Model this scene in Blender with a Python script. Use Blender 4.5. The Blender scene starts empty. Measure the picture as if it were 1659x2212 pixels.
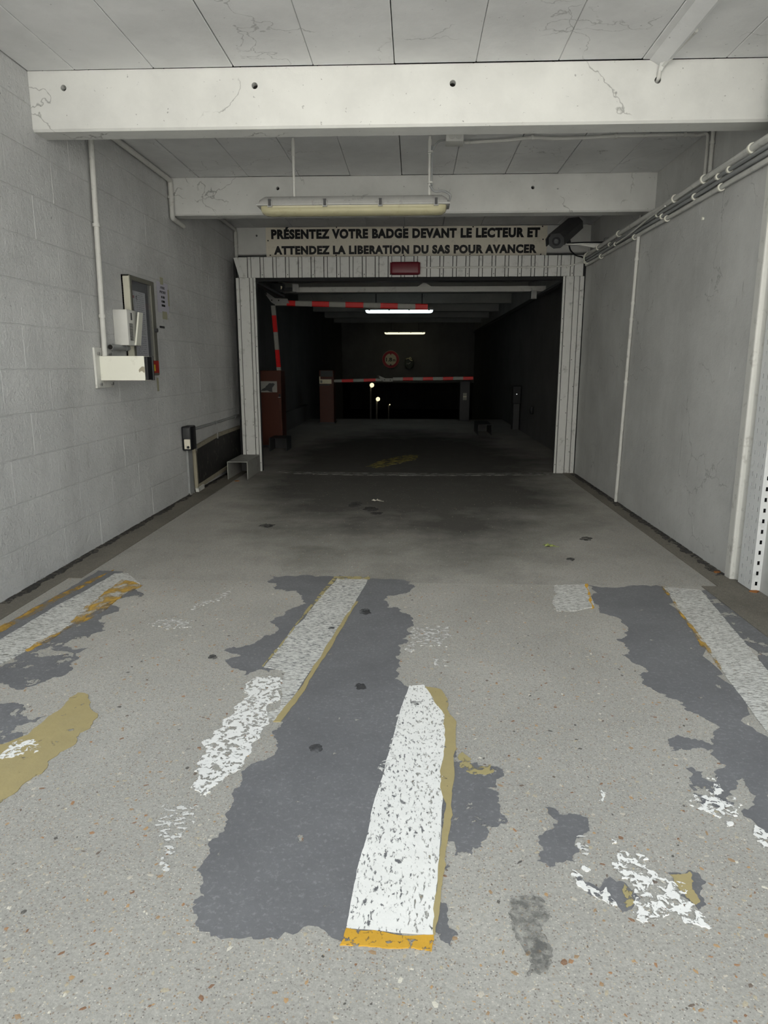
import bpy, bmesh, math, random
from mathutils import Vector, Matrix
from mathutils.geometry import delaunay_2d_cdt
random.seed(7)
sc = bpy.context.scene
COL = sc.collection

# ------------------------------------------------------------------ camera, sky, exposure
IW, IH, FPX = 1659.0, 2212.0, 1500.0
CAM_H, YAW, PITCH = 1.2, math.radians(2.4464), math.radians(11.933)
cam_d = bpy.data.cameras.new('camera')
cam = bpy.data.objects.new('camera', cam_d); COL.objects.link(cam)
cam_d.sensor_fit = 'VERTICAL'; cam_d.sensor_height = 24.0; cam_d.lens = FPX / IH * 24.0
cam_d.clip_start = 0.05; cam_d.clip_end = 200
cam.location = (0, 0, CAM_H); cam.rotation_euler = (math.pi/2 - PITCH, 0, YAW)
sc.camera = cam

world = bpy.data.worlds.new('overcast_sky'); sc.world = world
world.use_nodes = True
bgn = world.node_tree.nodes['Background']
bgn.inputs['Color'].default_value = (0.86, 0.94, 1.0, 1); bgn.inputs['Strength'].default_value = 1.0
# midday sun standing behind the building: the drive lies in its shade, the street beyond is sunlit
sun_d = bpy.data.lights.new('sun', 'SUN'); sun_d.energy = 24.0; sun_d.angle = math.radians(0.6); sun_d.color = (1.0, 0.98, 0.945)
sun = bpy.data.objects.new('sun', sun_d); COL.objects.link(sun); sun.location = (2, 20, 30)
sun.rotation_euler = (math.radians(-28), 0, math.radians(8))
sc.view_settings.view_transform = 'Standard'; sc.view_settings.look = 'None'
sc.view_settings.gamma = 1.0; sc.view_settings.use_curve_mapping = False
sc.view_settings.exposure = 0.22

# ------------------------------------------------------------------ survey helpers (measured sight lines -> points on real surfaces)
_f = Vector((-math.sin(YAW)*math.cos(PITCH), math.cos(YAW)*math.cos(PITCH), -math.sin(PITCH)))
_r = Vector((math.cos(YAW), math.sin(YAW), 0)); _u = _r.cross(_f)
def sight(px, py): return _f + _r*((px-IW/2)/FPX) + _u*((IH/2-py)/FPX)
def onX(px, py, X): d = sight(px, py); return Vector((0,0,CAM_H)) + d*(X/d.x)
def onY(px, py, Y): d = sight(px, py); return Vector((0,0,CAM_H)) + d*(Y/d.y)
def onZ(px, py, Z=0.0): d = sight(px, py); return Vector((0,0,CAM_H)) + d*((Z-CAM_H)/d.z)

XL, XR, XRU, XIL = -2.115, 1.825, 2.0, -2.45      # wall planes: left, right, upper right, left inside the garage
ZC, ZB = 2.765, 2.462                              # ceiling slabs, underside of beams
YF, YD = 2.1, 7.89                                # edge of the ceiling over the drive, plane of the garage door
YR = 15.95                                         # crest of the ramp
BEAMS = [4.1, 6.3, 8.5, 10.7, 12.9, 15.1, 17.3, 19.5, 21.7]

# ------------------------------------------------------------------ materials
def L(c):
    c = c/255.0
    return c/12.92 if c <= 0.04045 else ((c+0.055)/1.055)**2.4
def S(r, g=None, b=None):
    if g is None: g = b = r
    return (L(r), L(g), L(b))
def V4(c): return (c[0], c[1], c[2], 1)

class NT:
    def __init__(s, name):
        s.m = bpy.data.materials.new(name); s.m.use_nodes = True
        s.t = s.m.node_tree; s.n = s.t.nodes
        s.b = s.n['Principled BSDF']; s.out = s.n['Material Output']
        s.geo = s.n.new('ShaderNodeNewGeometry'); s.pos = s.geo.outputs['Position']
    def link(s, a, b): s.t.links.new(a, b)
    def mapped(s, stretch, off=(0,0,0), vec=None):
        mp = s.n.new('ShaderNodeMapping'); s.link(vec or s.pos, mp.inputs['Vector'])
        mp.inputs['Scale'].default_value = stretch; mp.inputs['Location'].default_value = off
        return mp.outputs['Vector']
    def noise(s, scale, detail=5, rough=0.6, stretch=(1,1,1), off=(0,0,0), dist=0.0):
        nd = s.n.new('ShaderNodeTexNoise'); nd.inputs['Scale'].default_value = scale
        nd.inputs['Detail'].default_value = detail; nd.inputs['Roughness'].default_value = rough
        nd.inputs['Distortion'].default_value = dist
        s.link(s.mapped(stretch, off), nd.inputs['Vector']); return nd.outputs['Fac']
    def voro(s, scale, feature='F1', stretch=(1,1,1), out='Distance', off=(0,0,0), vec=None):
        nd = s.n.new('ShaderNodeTexVoronoi'); nd.feature = feature
        nd.inputs['Scale'].default_value = scale
        s.link(s.mapped(stretch, off, vec), nd.inputs['Vector']); return nd.outputs[out]
    def ramp(s, fac, lo, hi, a=0.0, b=1.0):
        mr = s.n.new('ShaderNodeMapRange'); mr.inputs['From Min'].default_value = lo; mr.inputs['From Max'].default_value = hi
        mr.inputs['To Min'].default_value = a; mr.inputs['To Max'].default_value = b
        s.link(fac, mr.inputs['Value']); return mr.outputs['Result']
    def math(s, op, a, b=0.5):
        m = s.n.new('ShaderNodeMath'); m.operation = op
        for i, v in enumerate((a, b)):
            if isinstance(v, (int, float)): m.inputs[i].default_value = v
            else: s.link(v, m.inputs[i])
        return m.outputs[0]
    def mix(s, fac, a, b):
        m = s.n.new('ShaderNodeMixRGB')
        for k, v in (('Fac', fac), ('Color1', a), ('Color2', b)):
            if isinstance(v, (int, float)): m.inputs[k].default_value = v
            elif isinstance(v, tuple): m.inputs[k].default_value = V4(v)
            else: s.link(v, m.inputs[k])
        return m.outputs['Color']
    def bump(s, h, strength=0.3, dist=0.01, prev=None):
        b = s.n.new('ShaderNodeBump'); b.inputs['Strength'].default_value = strength; b.inputs['Distance'].default_value = dist
        s.link(h, b.inputs['Height'])
        if prev is not None: s.link(prev, b.inputs['Normal'])
        return b.outputs['Normal']
    def cracks(s, scale, width, mask_scale=1.5, mlo=0.52, mhi=0.56):
        nd = s.n.new('ShaderNodeTexNoise'); nd.inputs['Scale'].default_value = 5; nd.inputs['Detail'].default_value = 4
        s.link(s.pos, nd.inputs['Vector'])
        va = s.n.new('ShaderNodeVectorMath'); va.operation = 'MULTIPLY_ADD'
        s.link(nd.outputs['Color'], va.inputs[0]); va.inputs[1].default_value = (0.35,0.35,0.35); s.link(s.pos, va.inputs[2])
        d = s.voro(scale, 'DISTANCE_TO_EDGE', vec=va.outputs[0])
        line = s.ramp(d, 0, width, 1, 0)
        mk = s.ramp(s.noise(mask_scale, 3, 0.6, off=(3,1,7)), mlo, mhi)
        return s.math('MULTIPLY', line, mk)
    def done(s, color, rough=0.8, metal=0.0, normal=None, spec=0.3):
        if isinstance(color, tuple): s.b.inputs['Base Color'].default_value = V4(color)
        else: s.link(color, s.b.inputs['Base Color'])
        s.b.inputs['Roughness'].default_value = rough; s.b.inputs['Metallic'].default_value = metal
        s.b.inputs['Specular IOR Level'].default_value = spec
        if normal is not None: s.link(normal, s.b.inputs['Normal'])
        return s.m

def simple(name, col, rough=0.6, metal=0.0, var=0.12, vs=9, grime=0.25, gcol=None, bump=0.0, spec=0.3, gs=14):
    t = NT(name)
    c = t.mix(t.noise(vs), tuple(x*(1-var) for x in col), tuple(min(1, x*(1+var)) for x in col))
    if grime: c = t.mix(t.ramp(t.noise(gs, 8, 0.7, off=(5,3,1)), 0.56, 0.72, 0, grime), c, gcol or tuple(x*0.3 for x in col))
    nrm = t.bump(t.noise(60, 4), bump, 0.004) if bump else None
    return t.done(c, rough, metal, nrm, spec)

def wall_mat(name, base, rough_bump, specks=0.5, streak=0.25, crack=0.0, cool=(0,0,0), scuff=False):
    t = NT(name)
    dark = tuple(x*0.82 for x in base)
    c = t.mix(t.ramp(t.noise(1.6, 6, 0.62), 0.35, 0.65), dark, base)
    c = t.mix(t.ramp(t.noise(3.0, 5, 0.6, stretch=(1,1,0.12), off=(2,9,4)), 0.5, 0.75, 0, streak), c, tuple(x*0.62 for x in base))
    c = t.mix(t.ramp(t.noise(9, 6, 0.6, off=(7,7,7)), 0.45, 0.8, 0, 0.22), c, tuple(min(1,x*1.12) for x in base))
    if specks:
        c = t.mix(t.ramp(t.noise(38, 4, 0.65, off=(1,2,3)), 0.685, 0.71, 0, specks), c, S(70,70,68))
    if scuff:   # long vertical scuffs and old drips on the plaster
        c = t.mix(t.ramp(t.noise(26, 5, 0.7, stretch=(1,1,0.09), off=(4,4,0)), 0.66, 0.70, 0, 0.45), c, S(105,104,102))
        c = t.mix(t.ramp(t.noise(30, 4, 0.6, stretch=(1,1,0.14), off=(8,1,5)), 0.69, 0.71, 0, 0.5), c, S(225,226,225))
    if crack: c = t.mix(t.math('MULTIPLY', t.cracks(1.7, 0.008), crack), c, S(60,60,58))
    h = t.noise(55, 8, 0.68); n1 = t.bump(h, rough_bump, 0.012)
    n2 = t.bump(t.noise(8, 4), rough_bump*0.6, 0.02, n1)
    return t.done(c, 0.88, 0, n2, 0.2)

M = {}
M['plaster']  = wall_mat('rough_white_plaster', (0.70,0.705,0.70), 0.95, 0.5, 0.25, 0.0, scuff=True)
M['mortar']   = wall_mat('painted_mortar', (0.66,0.665,0.66), 0.6, 0.5, 0.3)
M['wall_r']   = wall_mat('grey_white_painted_concrete', (0.58,0.585,0.57), 0.22, 0.5, 0.35, 0.35, scuff=True)
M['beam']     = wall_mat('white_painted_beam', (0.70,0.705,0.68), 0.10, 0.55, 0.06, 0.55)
M['beam_gloom'] = wall_mat('gloom_tinted_beam', (0.40,0.41,0.39), 0.10, 0.55, 0.2, 0.3)  # same pale beams, colour lowered to paint in the interior gloom
M['slab']     = wall_mat('painted_ceiling_slab', (0.78,0.785,0.785), 0.10, 0.5, 0.1, 0.4)
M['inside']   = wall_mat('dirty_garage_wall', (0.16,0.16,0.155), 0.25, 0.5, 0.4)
M['facade']   = wall_mat('pale_stone_facade', (0.72,0.71,0.675), 0.2, 0.2, 0.2)
M['hole']     = simple('hole_shadow_concrete', S(38,36,34), 0.95)
M['white_metal'] = simple('white_painted_metal', S(208,208,203), 0.45, 0, 0.07, 12, 0.55, S(120,116,108))
M['frame_metal'] = simple('grey_white_cladding_metal', S(196,197,194), 0.5, 0, 0.08, 10, 0.6, S(105,105,102))
M['tray_metal']  = simple('white_slotted_metal', S(222,224,224), 0.4, 0, 0.05, 10, 0.4, S(150,150,150))
M['cream_box']   = simple('cream_painted_steel', S(226,226,214), 0.4, 0, 0.04, 6, 0.35, S(150,140,120))
M['conduit']  = simple('painted_conduit', S(202,202,197), 0.5, 0, 0.09, 25, 0.5, S(95,93,88))
M['grey_pvc'] = simple('grey_conduit', S(150,152,152), 0.5, 0, 0.1, 25, 0.4)
M['black']    = simple('black_plastic', S(30,31,34), 0.45, 0, 0.1, 20, 0.2, S(60,60,60))
M['rubber']   = simple('black_rubber', S(22,22,23), 0.7, 0, 0.2, 20, 0.2, S(40,40,40))
M['dark_grey']= simple('dark_grey_paint', S(66,67,68), 0.5, 0, 0.1, 20, 0.3)
M['steel']    = simple('galvanised_steel', S(150,150,148), 0.45, 0.4, 0.12, 18, 0.5, S(90,80,68))
M['guard']    = simple('grey_painted_steel_guard', S(150,150,145), 0.6, 0, 0.15, 14, 0.6, S(70,62,52))
M['maroon']   = simple('maroon_plastic', S(96,26,36), 0.35, 0, 0.1, 20, 0.15)
M['orange']   = simple('orange_enamel', S(80,38,22), 0.45, 0, 0.08, 10, 0.3)
M['red']      = simple('red_reflective_tape', S(225,38,40), 0.4, 0, 0.08, 20, 0.3, S(120,30,30))
M['boom_white'] = simple('white_boom_paint', S(158,157,150), 0.45, 0, 0.08, 20, 0.4, S(110,105,95))
M['sign_ivory'] = simple('aged_ivory_sign', S(228,222,206), 0.5, 0, 0.05, 5, 0.35, S(150,142,125))
M['ink']      = simple('black_lettering', S(22,22,24), 0.5, 0, 0.1, 30, 0.2, S(60,58,55))
M['ink_white']= simple('white_marker_lettering', S(225,225,220), 0.6, 0, 0.05, 30, 0)
M['screw']    = simple('rusty_screw', S(45,42,40), 0.6, 0.3)
M['alu']      = simple('dull_bronze_aluminium', S(120,119,110), 0.45, 0.3, 0.1, 20, 0.4)
M['beige_alu']= simple('beige_frame_side', S(196,194,178), 0.5, 0, 0.06, 12, 0.4, S(140,130,110))
M['board_back'] = simple('dark_felt_backing', S(40,41,44), 0.9)
M['tape']     = simple('yellowed_adhesive_tape', S(168,166,140), 0.4, 0, 0.08, 40, 0.2)
M['sticker_red'] = simple('red_sticker', S(165,48,42), 0.5)
M['sticker_yellow'] = simple('yellow_sticker_print', S(205,180,60), 0.5)
M['tube_clear'] = simple('yellowed_polycarbonate', S(206,200,160), 0.22, 0, 0.10, 16, 0.35, S(140,128,84), spec=0.6)
M['tube_white'] = simple('unlit_fluorescent_tube', S(232,230,214), 0.3, 0, 0.04, 20, 0.1)
M['tube_clear'].node_tree.nodes['Principled BSDF'].inputs['Alpha'].default_value = 0.62
M['fixture']  = simple('dusty_grey_fixture', S(165,165,162), 0.5, 0, 0.14, 22, 0.7, S(80,78,74))
M['board_black'] = simple('scuffed_black_panel', S(48,47,46), 0.6, 0, 0.35, 10, 0.85, S(128,124,116), gs=11)
M['rust_wood'] = simple('stained_pale_batten', S(156,150,132), 0.8, 0, 0.15, 18, 0.6, S(92,74,54))
M['sign_red'] = simple('red_sign_border', S(170,34,44), 0.45)
M['sign_white'] = simple('cream_sign_face', S(228,220,190), 0.45)
M['leaf_pale'] = simple('pale_dry_leaf', S(190,188,175), 0.8)
M['leaf_green'] = simple('yellow_green_leaf', S(150,160,95), 0.8)
M['brown_litter'] = simple('brown_leaf_crumb', S(150,98,52), 0.8)
M['olive_bag'] = simple('dark_bag_plastic', S(84,90,84), 0.5)
M['strap']    = simple('pale_strap', S(220,216,180), 0.6)

def glass_mat():
    t = NT('thin_dusty_glass'); t.b.inputs['Alpha'].default_value = 0.14
    return t.done((0.5,0.52,0.55), 0.08, 0, None, 0.5)
M['glass'] = glass_mat()
def emit(name, col, strength):
    t = NT(name); t.b.inputs['Emission Color'].default_value = V4(col); t.b.inputs['Emission Strength'].default_value = strength
    return t.done(col, 0.4)
M['tube_cool'] = emit('lit_cool_tube', (0.80,0.97,1.0), 1.6)
M['tube_warm'] = emit('lit_warm_tube', (1.0,0.93,0.62), 1.1)
M['lamp_warm'] = emit('lit_warm_lamp', (1.0,0.85,0.5), 1.2)
M['led']       = emit('white_led', (1.0,1.0,1.0), 1.0)

def print_mat(name, paper, red=False, lines=46.0, seed=0):   # small illegible printed lines, flat print on the sheet
    t = NT(name); tc = t.n.new('ShaderNodeTexCoord'); g = tc.outputs['Generated']
    sep = t.n.new('ShaderNodeSeparateXYZ'); t.link(g, sep.inputs[0])
    z, y = sep.outputs['Z'], sep.outputs['Y']
    rows = t.math('LESS_THAN', t.math('FRACT', t.math('MULTIPLY', z, lines*0.5)), 0.42)
    nd = t.n.new('ShaderNodeTexNoise'); nd.inputs['Scale'].default_value = 5; nd.inputs['Detail'].default_value = 6
    t.link(t.mapped((1, 3, 9), (seed, 0, 0), g), nd.inputs['Vector'])
    brk = t.ramp(nd.outputs['Fac'], 0.44, 0.52)
    ins = t.math('MULTIPLY', t.math('GREATER_THAN', y, 0.1), t.math('LESS_THAN', y, 0.88))
    fac = t.math('MULTIPLY', t.math('MULTIPLY', rows, brk), t.math('MULTIPLY', ins, 0.6))
    c = t.mix(fac, paper, S(60,62,66))
    if red:
        band = t.math('MULTIPLY', t.math('GREATER_THAN', z, 0.86), t.math('LESS_THAN', z, 0.91))
        c = t.mix(band, c, S(150,62,74))
    return t.done(c, 0.7)
M['print_a'] = print_mat('printed_sheet_red_header', S(196,197,200), True, 60, 1)
M['print_b'] = print_mat('printed_sheet_columns', S(192,193,197), False, 52, 4)
M['print_c'] = print_mat('printed_sheet_sparse', S(190,190,196), False, 38, 9)
M['paper']   = simple('lilac_white_paper', S(196,194,206), 0.8, 0, 0.04, 20, 0)

def floor_mat(name, base, speck=1.0, dirt=0.3, smooth=False, oil=0.0):
    t = NT(name)
    c = t.mix(t.ramp(t.noise(1.1, 6, 0.62), 0.3, 0.7), tuple(x*0.80 for x in base), tuple(x*1.15 for x in base))
    c = t.mix(t.ramp(t.noise(150, 4, 0.7), 0.4, 0.75, 0, 0.55), c, tuple(min(1,x*1.55) for x in base))
    c = t.mix(t.ramp(t.noise(210, 3, 0.7, off=(3,8,1)), 0.55, 0.75, 0, 0.6), c, tuple(x*0.42 for x in base))
    c = t.mix(t.ramp(t.noise(70, 5, 0.75, off=(5,2,6)), 0.42, 0.7, 0, 0.5), c, tuple(x*0.62 for x in base))
    if speck:
        for sc_, lo, cols in ((120, 0.27, (S(206,200,180), S(186,158,120), S(140,120,102))), (210, 0.36, (S(222,218,206), S(196,178,148), S(110,105,100)))):
            d = t.voro(sc_, 'F1', off=(0.3*sc_,1,2)); cc = t.voro(sc_, 'F1', out='Color', off=(0.3*sc_,1,2))
            sep = t.n.new('ShaderNodeSeparateColor'); t.link(cc, sep.inputs[0])
            inside = t.math('LESS_THAN', d, lo)
            for ch, th, col in ((0, 0.90, cols[0]), (1, 0.92, cols[1]), (2, 0.92, cols[2])):
                on = t.math('MULTIPLY', inside, t.math('GREATER_THAN', sep.outputs[ch], th))
                c = t.mix(t.math('MULTIPLY', on, 0.62*speck), c, col)
    if dirt:
        c = t.mix(t.ramp(t.noise(2.2, 7, 0.68, stretch=(1,0.5,1), off=(4,4,4)), 0.48, 0.72, 0, dirt), c, tuple(x*0.35 for x in base))
        c = t.mix(t.ramp(t.noise(17, 5, 0.6, off=(9,4,4)), 0.66, 0.70, 0, dirt), c, tuple(x*0.35 for x in base))
    if oil:   # oily grime, with the light's falloff by depth painted into the floor colour
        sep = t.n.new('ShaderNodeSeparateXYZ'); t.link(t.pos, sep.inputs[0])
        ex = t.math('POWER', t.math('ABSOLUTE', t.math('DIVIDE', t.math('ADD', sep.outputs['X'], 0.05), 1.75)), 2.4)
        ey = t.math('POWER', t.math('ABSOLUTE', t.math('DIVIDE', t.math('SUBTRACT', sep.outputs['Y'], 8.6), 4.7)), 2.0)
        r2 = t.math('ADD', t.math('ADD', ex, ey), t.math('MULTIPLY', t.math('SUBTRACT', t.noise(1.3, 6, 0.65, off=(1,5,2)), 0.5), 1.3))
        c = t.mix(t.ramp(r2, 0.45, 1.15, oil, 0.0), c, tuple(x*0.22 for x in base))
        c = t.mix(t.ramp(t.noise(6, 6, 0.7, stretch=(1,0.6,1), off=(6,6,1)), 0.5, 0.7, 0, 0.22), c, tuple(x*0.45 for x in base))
    n = t.bump(t.noise(130, 6, 0.7), 0.35 if not smooth else 0.12, 0.006)
    return t.done(c, 0.9, 0, n, 0.15)
M['pavement'] = floor_mat('exposed_aggregate_concrete', (0.42,0.41,0.378), 1.0, 0.12)
M['street']   = floor_mat('pale_street_paving', (0.50,0.49,0.465), 0.3, 0.1)
M['floor']    = floor_mat('grimy_dimmed_concrete', (0.40,0.39,0.36), 1.0, 0.12, oil=0.945)  # oil also sets how far the painted gloom darkens towards the door
M['gutter']   = floor_mat('smooth_brown_cement', (0.205,0.19,0.162), 0.4, 0.4, True)
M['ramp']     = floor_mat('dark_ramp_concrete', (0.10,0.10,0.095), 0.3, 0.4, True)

def pebble_mat():
    t = NT('embedded_pebbles')
    r = t.n.new('ShaderNodeValToRGB'); t.link(t.geo.outputs['Random Per Island'], r.inputs['Fac'])
    cr = r.color_ramp; cr.interpolation = 'CONSTANT'
    cols = [(0.0,S(190,180,156)), (0.20,S(170,140,104)), (0.32,S(140,102,74)), (0.40,S(112,98,88)), (0.45,S(84,82,80)),
            (0.49,S(206,200,186)), (0.62,S(190,154,108)), (0.70,S(166,162,154)), (0.88,S(172,128,88)), (0.95,S(226,222,208))]
    cr.elements[0].position = 0; cr.elements[0].color = V4(cols[0][1]); cr.elements[1].position = cols[1][0]; cr.elements[1].color = V4(cols[1][1])
    for p, c in cols[2:]:
        e = cr.elements.new(p); e.color = V4(c)
    return t.done(t.mix(t.ramp(t.noise(300, 3), 0.35, 0.7, 0.0, 0.45), r.outputs['Color'], S(150,146,138)), 0.6)
M['pebble'] = pebble_mat()

def paint(name, col, cover=0.9, scale=34, stretch=(1,1,1), soft=0.03, var=0.08, grime=0.15, rough=0.7, gcol=None, fleck=None):
    t = NT(name)
    c = t.mix(t.noise(20, 5), tuple(x*(1-var) for x in col), tuple(min(1,x*(1+var)) for x in col))
    if grime: c = t.mix(t.ramp(t.noise(5, 8, 0.7, off=(2,6,3)), 0.45, 0.75, 0, grime), c, gcol or tuple(x*0.45 for x in col))
    if fleck: c = t.mix(t.ramp(t.noise(70, 6, 0.75, off=(6,1,1), stretch=stretch), 0.53, 0.64, 0, 0.75), c, fleck)
    if fleck: c = t.mix(t.ramp(t.noise(3.2, 6, 0.65, off=(8,2,1)), 0.4, 0.7, 0, 0.45), c, tuple(x*0.62 for x in col))
    n = t.noise(scale, 7, 0.62, stretch=stretch, off=(random.random()*9, 3, 0), dist=0.4)
    if cover < 1:
        th = 0.5 + 0.083*math.copysign(math.sqrt(max(0.0, -1.57*math.log(1-(2*cover-1)**2))), cover-0.5)   # share of the coat that still sticks
        t.link(t.ramp(n, th-soft, th+soft, 1, 0), t.b.inputs['Alpha'])
    return t.done(c, rough, 0, t.bump(t.noise(90, 6, 0.7), 0.25, 0.004), 0.2)
M['p_white']  = paint('white_road_paint', (0.90,0.90,0.875), 0.87, 120, (1,0.42,1), 0.04)
M['p_white_grey'] = paint('scuffed_white_road_paint', (0.66,0.66,0.63), 0.78, 110, (0.45,1.6,1), 0.07, 0.15, 0.35)
M['p_white_worn'] = paint('worn_white_road_paint', (0.88,0.88,0.86), 0.68, 48, (1,1,1), 0.015)
M['p_white_rags'] = paint('flaking_white_road_paint', (0.90,0.90,0.88), 0.50, 44, (1,1,1), 0.015)
M['p_white_faint'] = paint('faded_white_road_paint', (0.72,0.72,0.70), 0.34, 42, (1,1.6,1), 0.02)
M['p_grey']   = paint('slate_grey_cover_paint', (0.185,0.188,0.198), 0.985, 13, (1,1,1), 0.01, 0.12, 0.0, 0.65, fleck=(0.28,0.283,0.292))
M['p_grey_holes'] = paint('flaking_slate_grey_paint', (0.185,0.188,0.198), 0.80, 9, (1,1,1), 0.008, 0.12, 0.0, 0.65, fleck=(0.30,0.305,0.315))
M['p_mustard'] = paint('mustard_road_paint', (0.42,0.35,0.175), 0.97, 20, (1,1,1), 0.02, 0.1, 0.3, gcol=(0.33,0.29,0.19))
M['p_mustard_worn'] = paint('worn_mustard_road_paint', (0.42,0.36,0.18), 0.72, 24, (1,1,1), 0.03)
M['p_yellow'] = paint('amber_road_paint', (0.68,0.39,0.05), 0.84, 60, (1,1,1), 0.03, 0.15)
M['p_yellow_soft'] = paint('smeared_amber_road_paint', (0.55,0.34,0.07), 0.48, 16, (1,0.6,1), 0.12, 0.15)
M['p_stain'] = paint('soft_dark_smear', (0.20,0.20,0.19), 0.22, 60, (1,1,1), 0.2)
M['oil'] = paint('dark_oil_spot', (0.07,0.07,0.072), 0.62, 26, (1,1,1), 0.16)
M['p_stain_faint'] = paint('grey_threshold_line', (0.30,0.30,0.28), 0.62, 22, (0.5,1,1), 0.1)
M['p_yellow_dim'] = paint('dirty_yellow_floor_paint', (0.42,0.36,0.12), 0.55, 18, (0.6,1,1), 0.08)

# ------------------------------------------------------------------ building helpers
ORG = {}
def mesh_from_bm(name, bm):
    me = bpy.data.meshes.new(name); bm.to_mesh(me); bm.free(); return me
def obj(name, bm, m, parent=None, origin=None, smooth=False, kind=None, label=None, cat=None, group=None):
    """bm holds world coordinates; the object's origin becomes the middle of its base"""
    bmesh.ops.recalc_face_normals(bm, faces=bm.faces[:])
    xs = [v.co.x for v in bm.verts]; ys = [v.co.y for v in bm.verts]; zs = [v.co.z for v in bm.verts]
    o3 = Vector(origin) if origin else Vector(((min(xs)+max(xs))/2, (min(ys)+max(ys))/2, min(zs)))
    bmesh.ops.translate(bm, vec=-o3, verts=bm.verts)
    if smooth:
        for f in bm.faces: f.smooth = True
    me = mesh_from_bm(name, bm); me.materials.append(M[m] if isinstance(m, str) else m)
    if smooth and smooth != 'all':
        me.set_sharp_from_angle(angle=math.radians(40))
    o = bpy.data.objects.new(name, me); COL.objects.link(o)
    place(o, o3, parent)
    return tag(o, label, cat, group, kind)
def place(o, o3, parent):
    ORG[o.name] = Vector(o3)
    if parent is not None:
        o.parent = parent; o.location = o3 - ORG[parent.name]
    else: o.location = o3
def tag(o, label=None, cat=None, group=None, kind=None):
    if label: o['label'] = label
    if cat: o['category'] = cat
    if group: o['group'] = group
    if kind: o['kind'] = kind
    return o
def thing(name, loc, label, cat, group=None, kind=None):
    o = bpy.data.objects.new(name, None); COL.objects.link(o); o.empty_display_size = 0.1
    place(o, Vector(loc), None); return tag(o, label, cat, group, kind)
def twin(src, o3, parent, name=None):
    o = src.copy(); COL.objects.link(o); o.parent = None; place(o, Vector(o3), parent); return o

def box(bm, x0, x1, y0, y1, z0, z1, bev=0.0, seg=2):
    if x0 > x1: x0, x1 = x1, x0
    if y0 > y1: y0, y1 = y1, y0
    r = bmesh.ops.create_cube(bm, size=1.0)
    vs = r['verts']
    bmesh.ops.scale(bm, vec=(x1-x0, y1-y0, z1-z0), verts=vs)
    bmesh.ops.translate(bm, vec=((x0+x1)/2, (y0+y1)/2, (z0+z1)/2), verts=vs)
    if bev:
        es = list({e for v in vs for e in v.link_edges})
        bmesh.ops.bevel(bm, geom=es, offset=bev, segments=seg, affect='EDGES', profile=0.5)
    return bm
def B(*a, **k):
    return box(bmesh.new(), *a, **k)
def loft(bm, rings, caps=True):
    rows = [[bm.verts.new(p) for p in ring] for ring in rings]
    n = len(rows[0])
    for a, b in zip(rows, rows[1:]):
        for i in range(n): bm.faces.new((a[i], a[(i+1)%n], b[(i+1)%n], b[i]))
    if caps:
        bm.faces.new(rows[0][::-1]); bm.faces.new(rows[-1])
    return bm
def tube(bm, pts, r, n=10, caps=True):
    pts = [Vector(p) for p in pts]; rings = []
    up = None
    for i, p in enumerate(pts):
        d = (pts[min(i+1, len(pts)-1)] - pts[max(i-1, 0)]).normalized()
        if up is None:
            up = Vector((0,0,1)) if abs(d.z) < 0.9 else Vector((1,0,0))
        s = d.cross(up).normalized(); up = s.cross(d).normalized()
        rr = r[i] if isinstance(r, (list, tuple)) else r
        rings.append([p + (s*math.cos(a) + up*math.sin(a))*rr for a in (2*math.pi*k/n for k in range(n))])
    return loft(bm, rings, caps)
def T(pts, r, n=10): return tube(bmesh.new(), pts, r, n)
def bend(pts, rad=0.05, k=5):
    """round the corners of a polyline"""
    pts = [Vector(p) for p in pts]; out = [pts[0]]
    for a, b, c in zip(pts, pts[1:], pts[2:]):
        d1, d2 = a-b, c-b; q = min(rad, d1.length*0.45, d2.length*0.45)
        p1, p2 = b + d1.normalized()*q, b + d2.normalized()*q
        for i in range(k+1):
            t = i/k; out.append(p1*(1-t)**2 + b*2*t*(1-t) + p2*t*t)
    out.append(pts[-1]); return out
def cyl(bm, c, axis, r, h, n=16, r2=None):
    c = Vector(c); a = Vector(axis).normalized()
    return tube(bm, [c, c+a*h], [r, r if r2 is None else r2], n)
def prism(poly, n, t):
    """polygon (list of 3D points) thickened by t along n"""
    bm = bmesh.new(); n = Vector(n)
    a = [Vector(p) for p in poly]; b = [p + n*t for p in a]
    return loft(bm, [a, b])
def rag(pts, amp=0.16, levels=4, seed=1, cap=0.14):
    rnd = random.Random(seed); P = [Vector((p[0], p[1], 0)) for p in pts]
    for lv in range(levels):
        Q = []
        for a, b in zip(P, P[1:]+P[:1]):
            d = b-a; ln = d.length; Q.append(a)
            if ln > 0.008:
                nrm = Vector((-d.y, d.x, 0)) / ln
                Q.append(a + d*(0.5+rnd.uniform(-0.15,0.15)) + nrm*rnd.gauss(0,1)*amp*min(ln, cap))
        P = Q
    return P
FILM = 0.0
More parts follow.
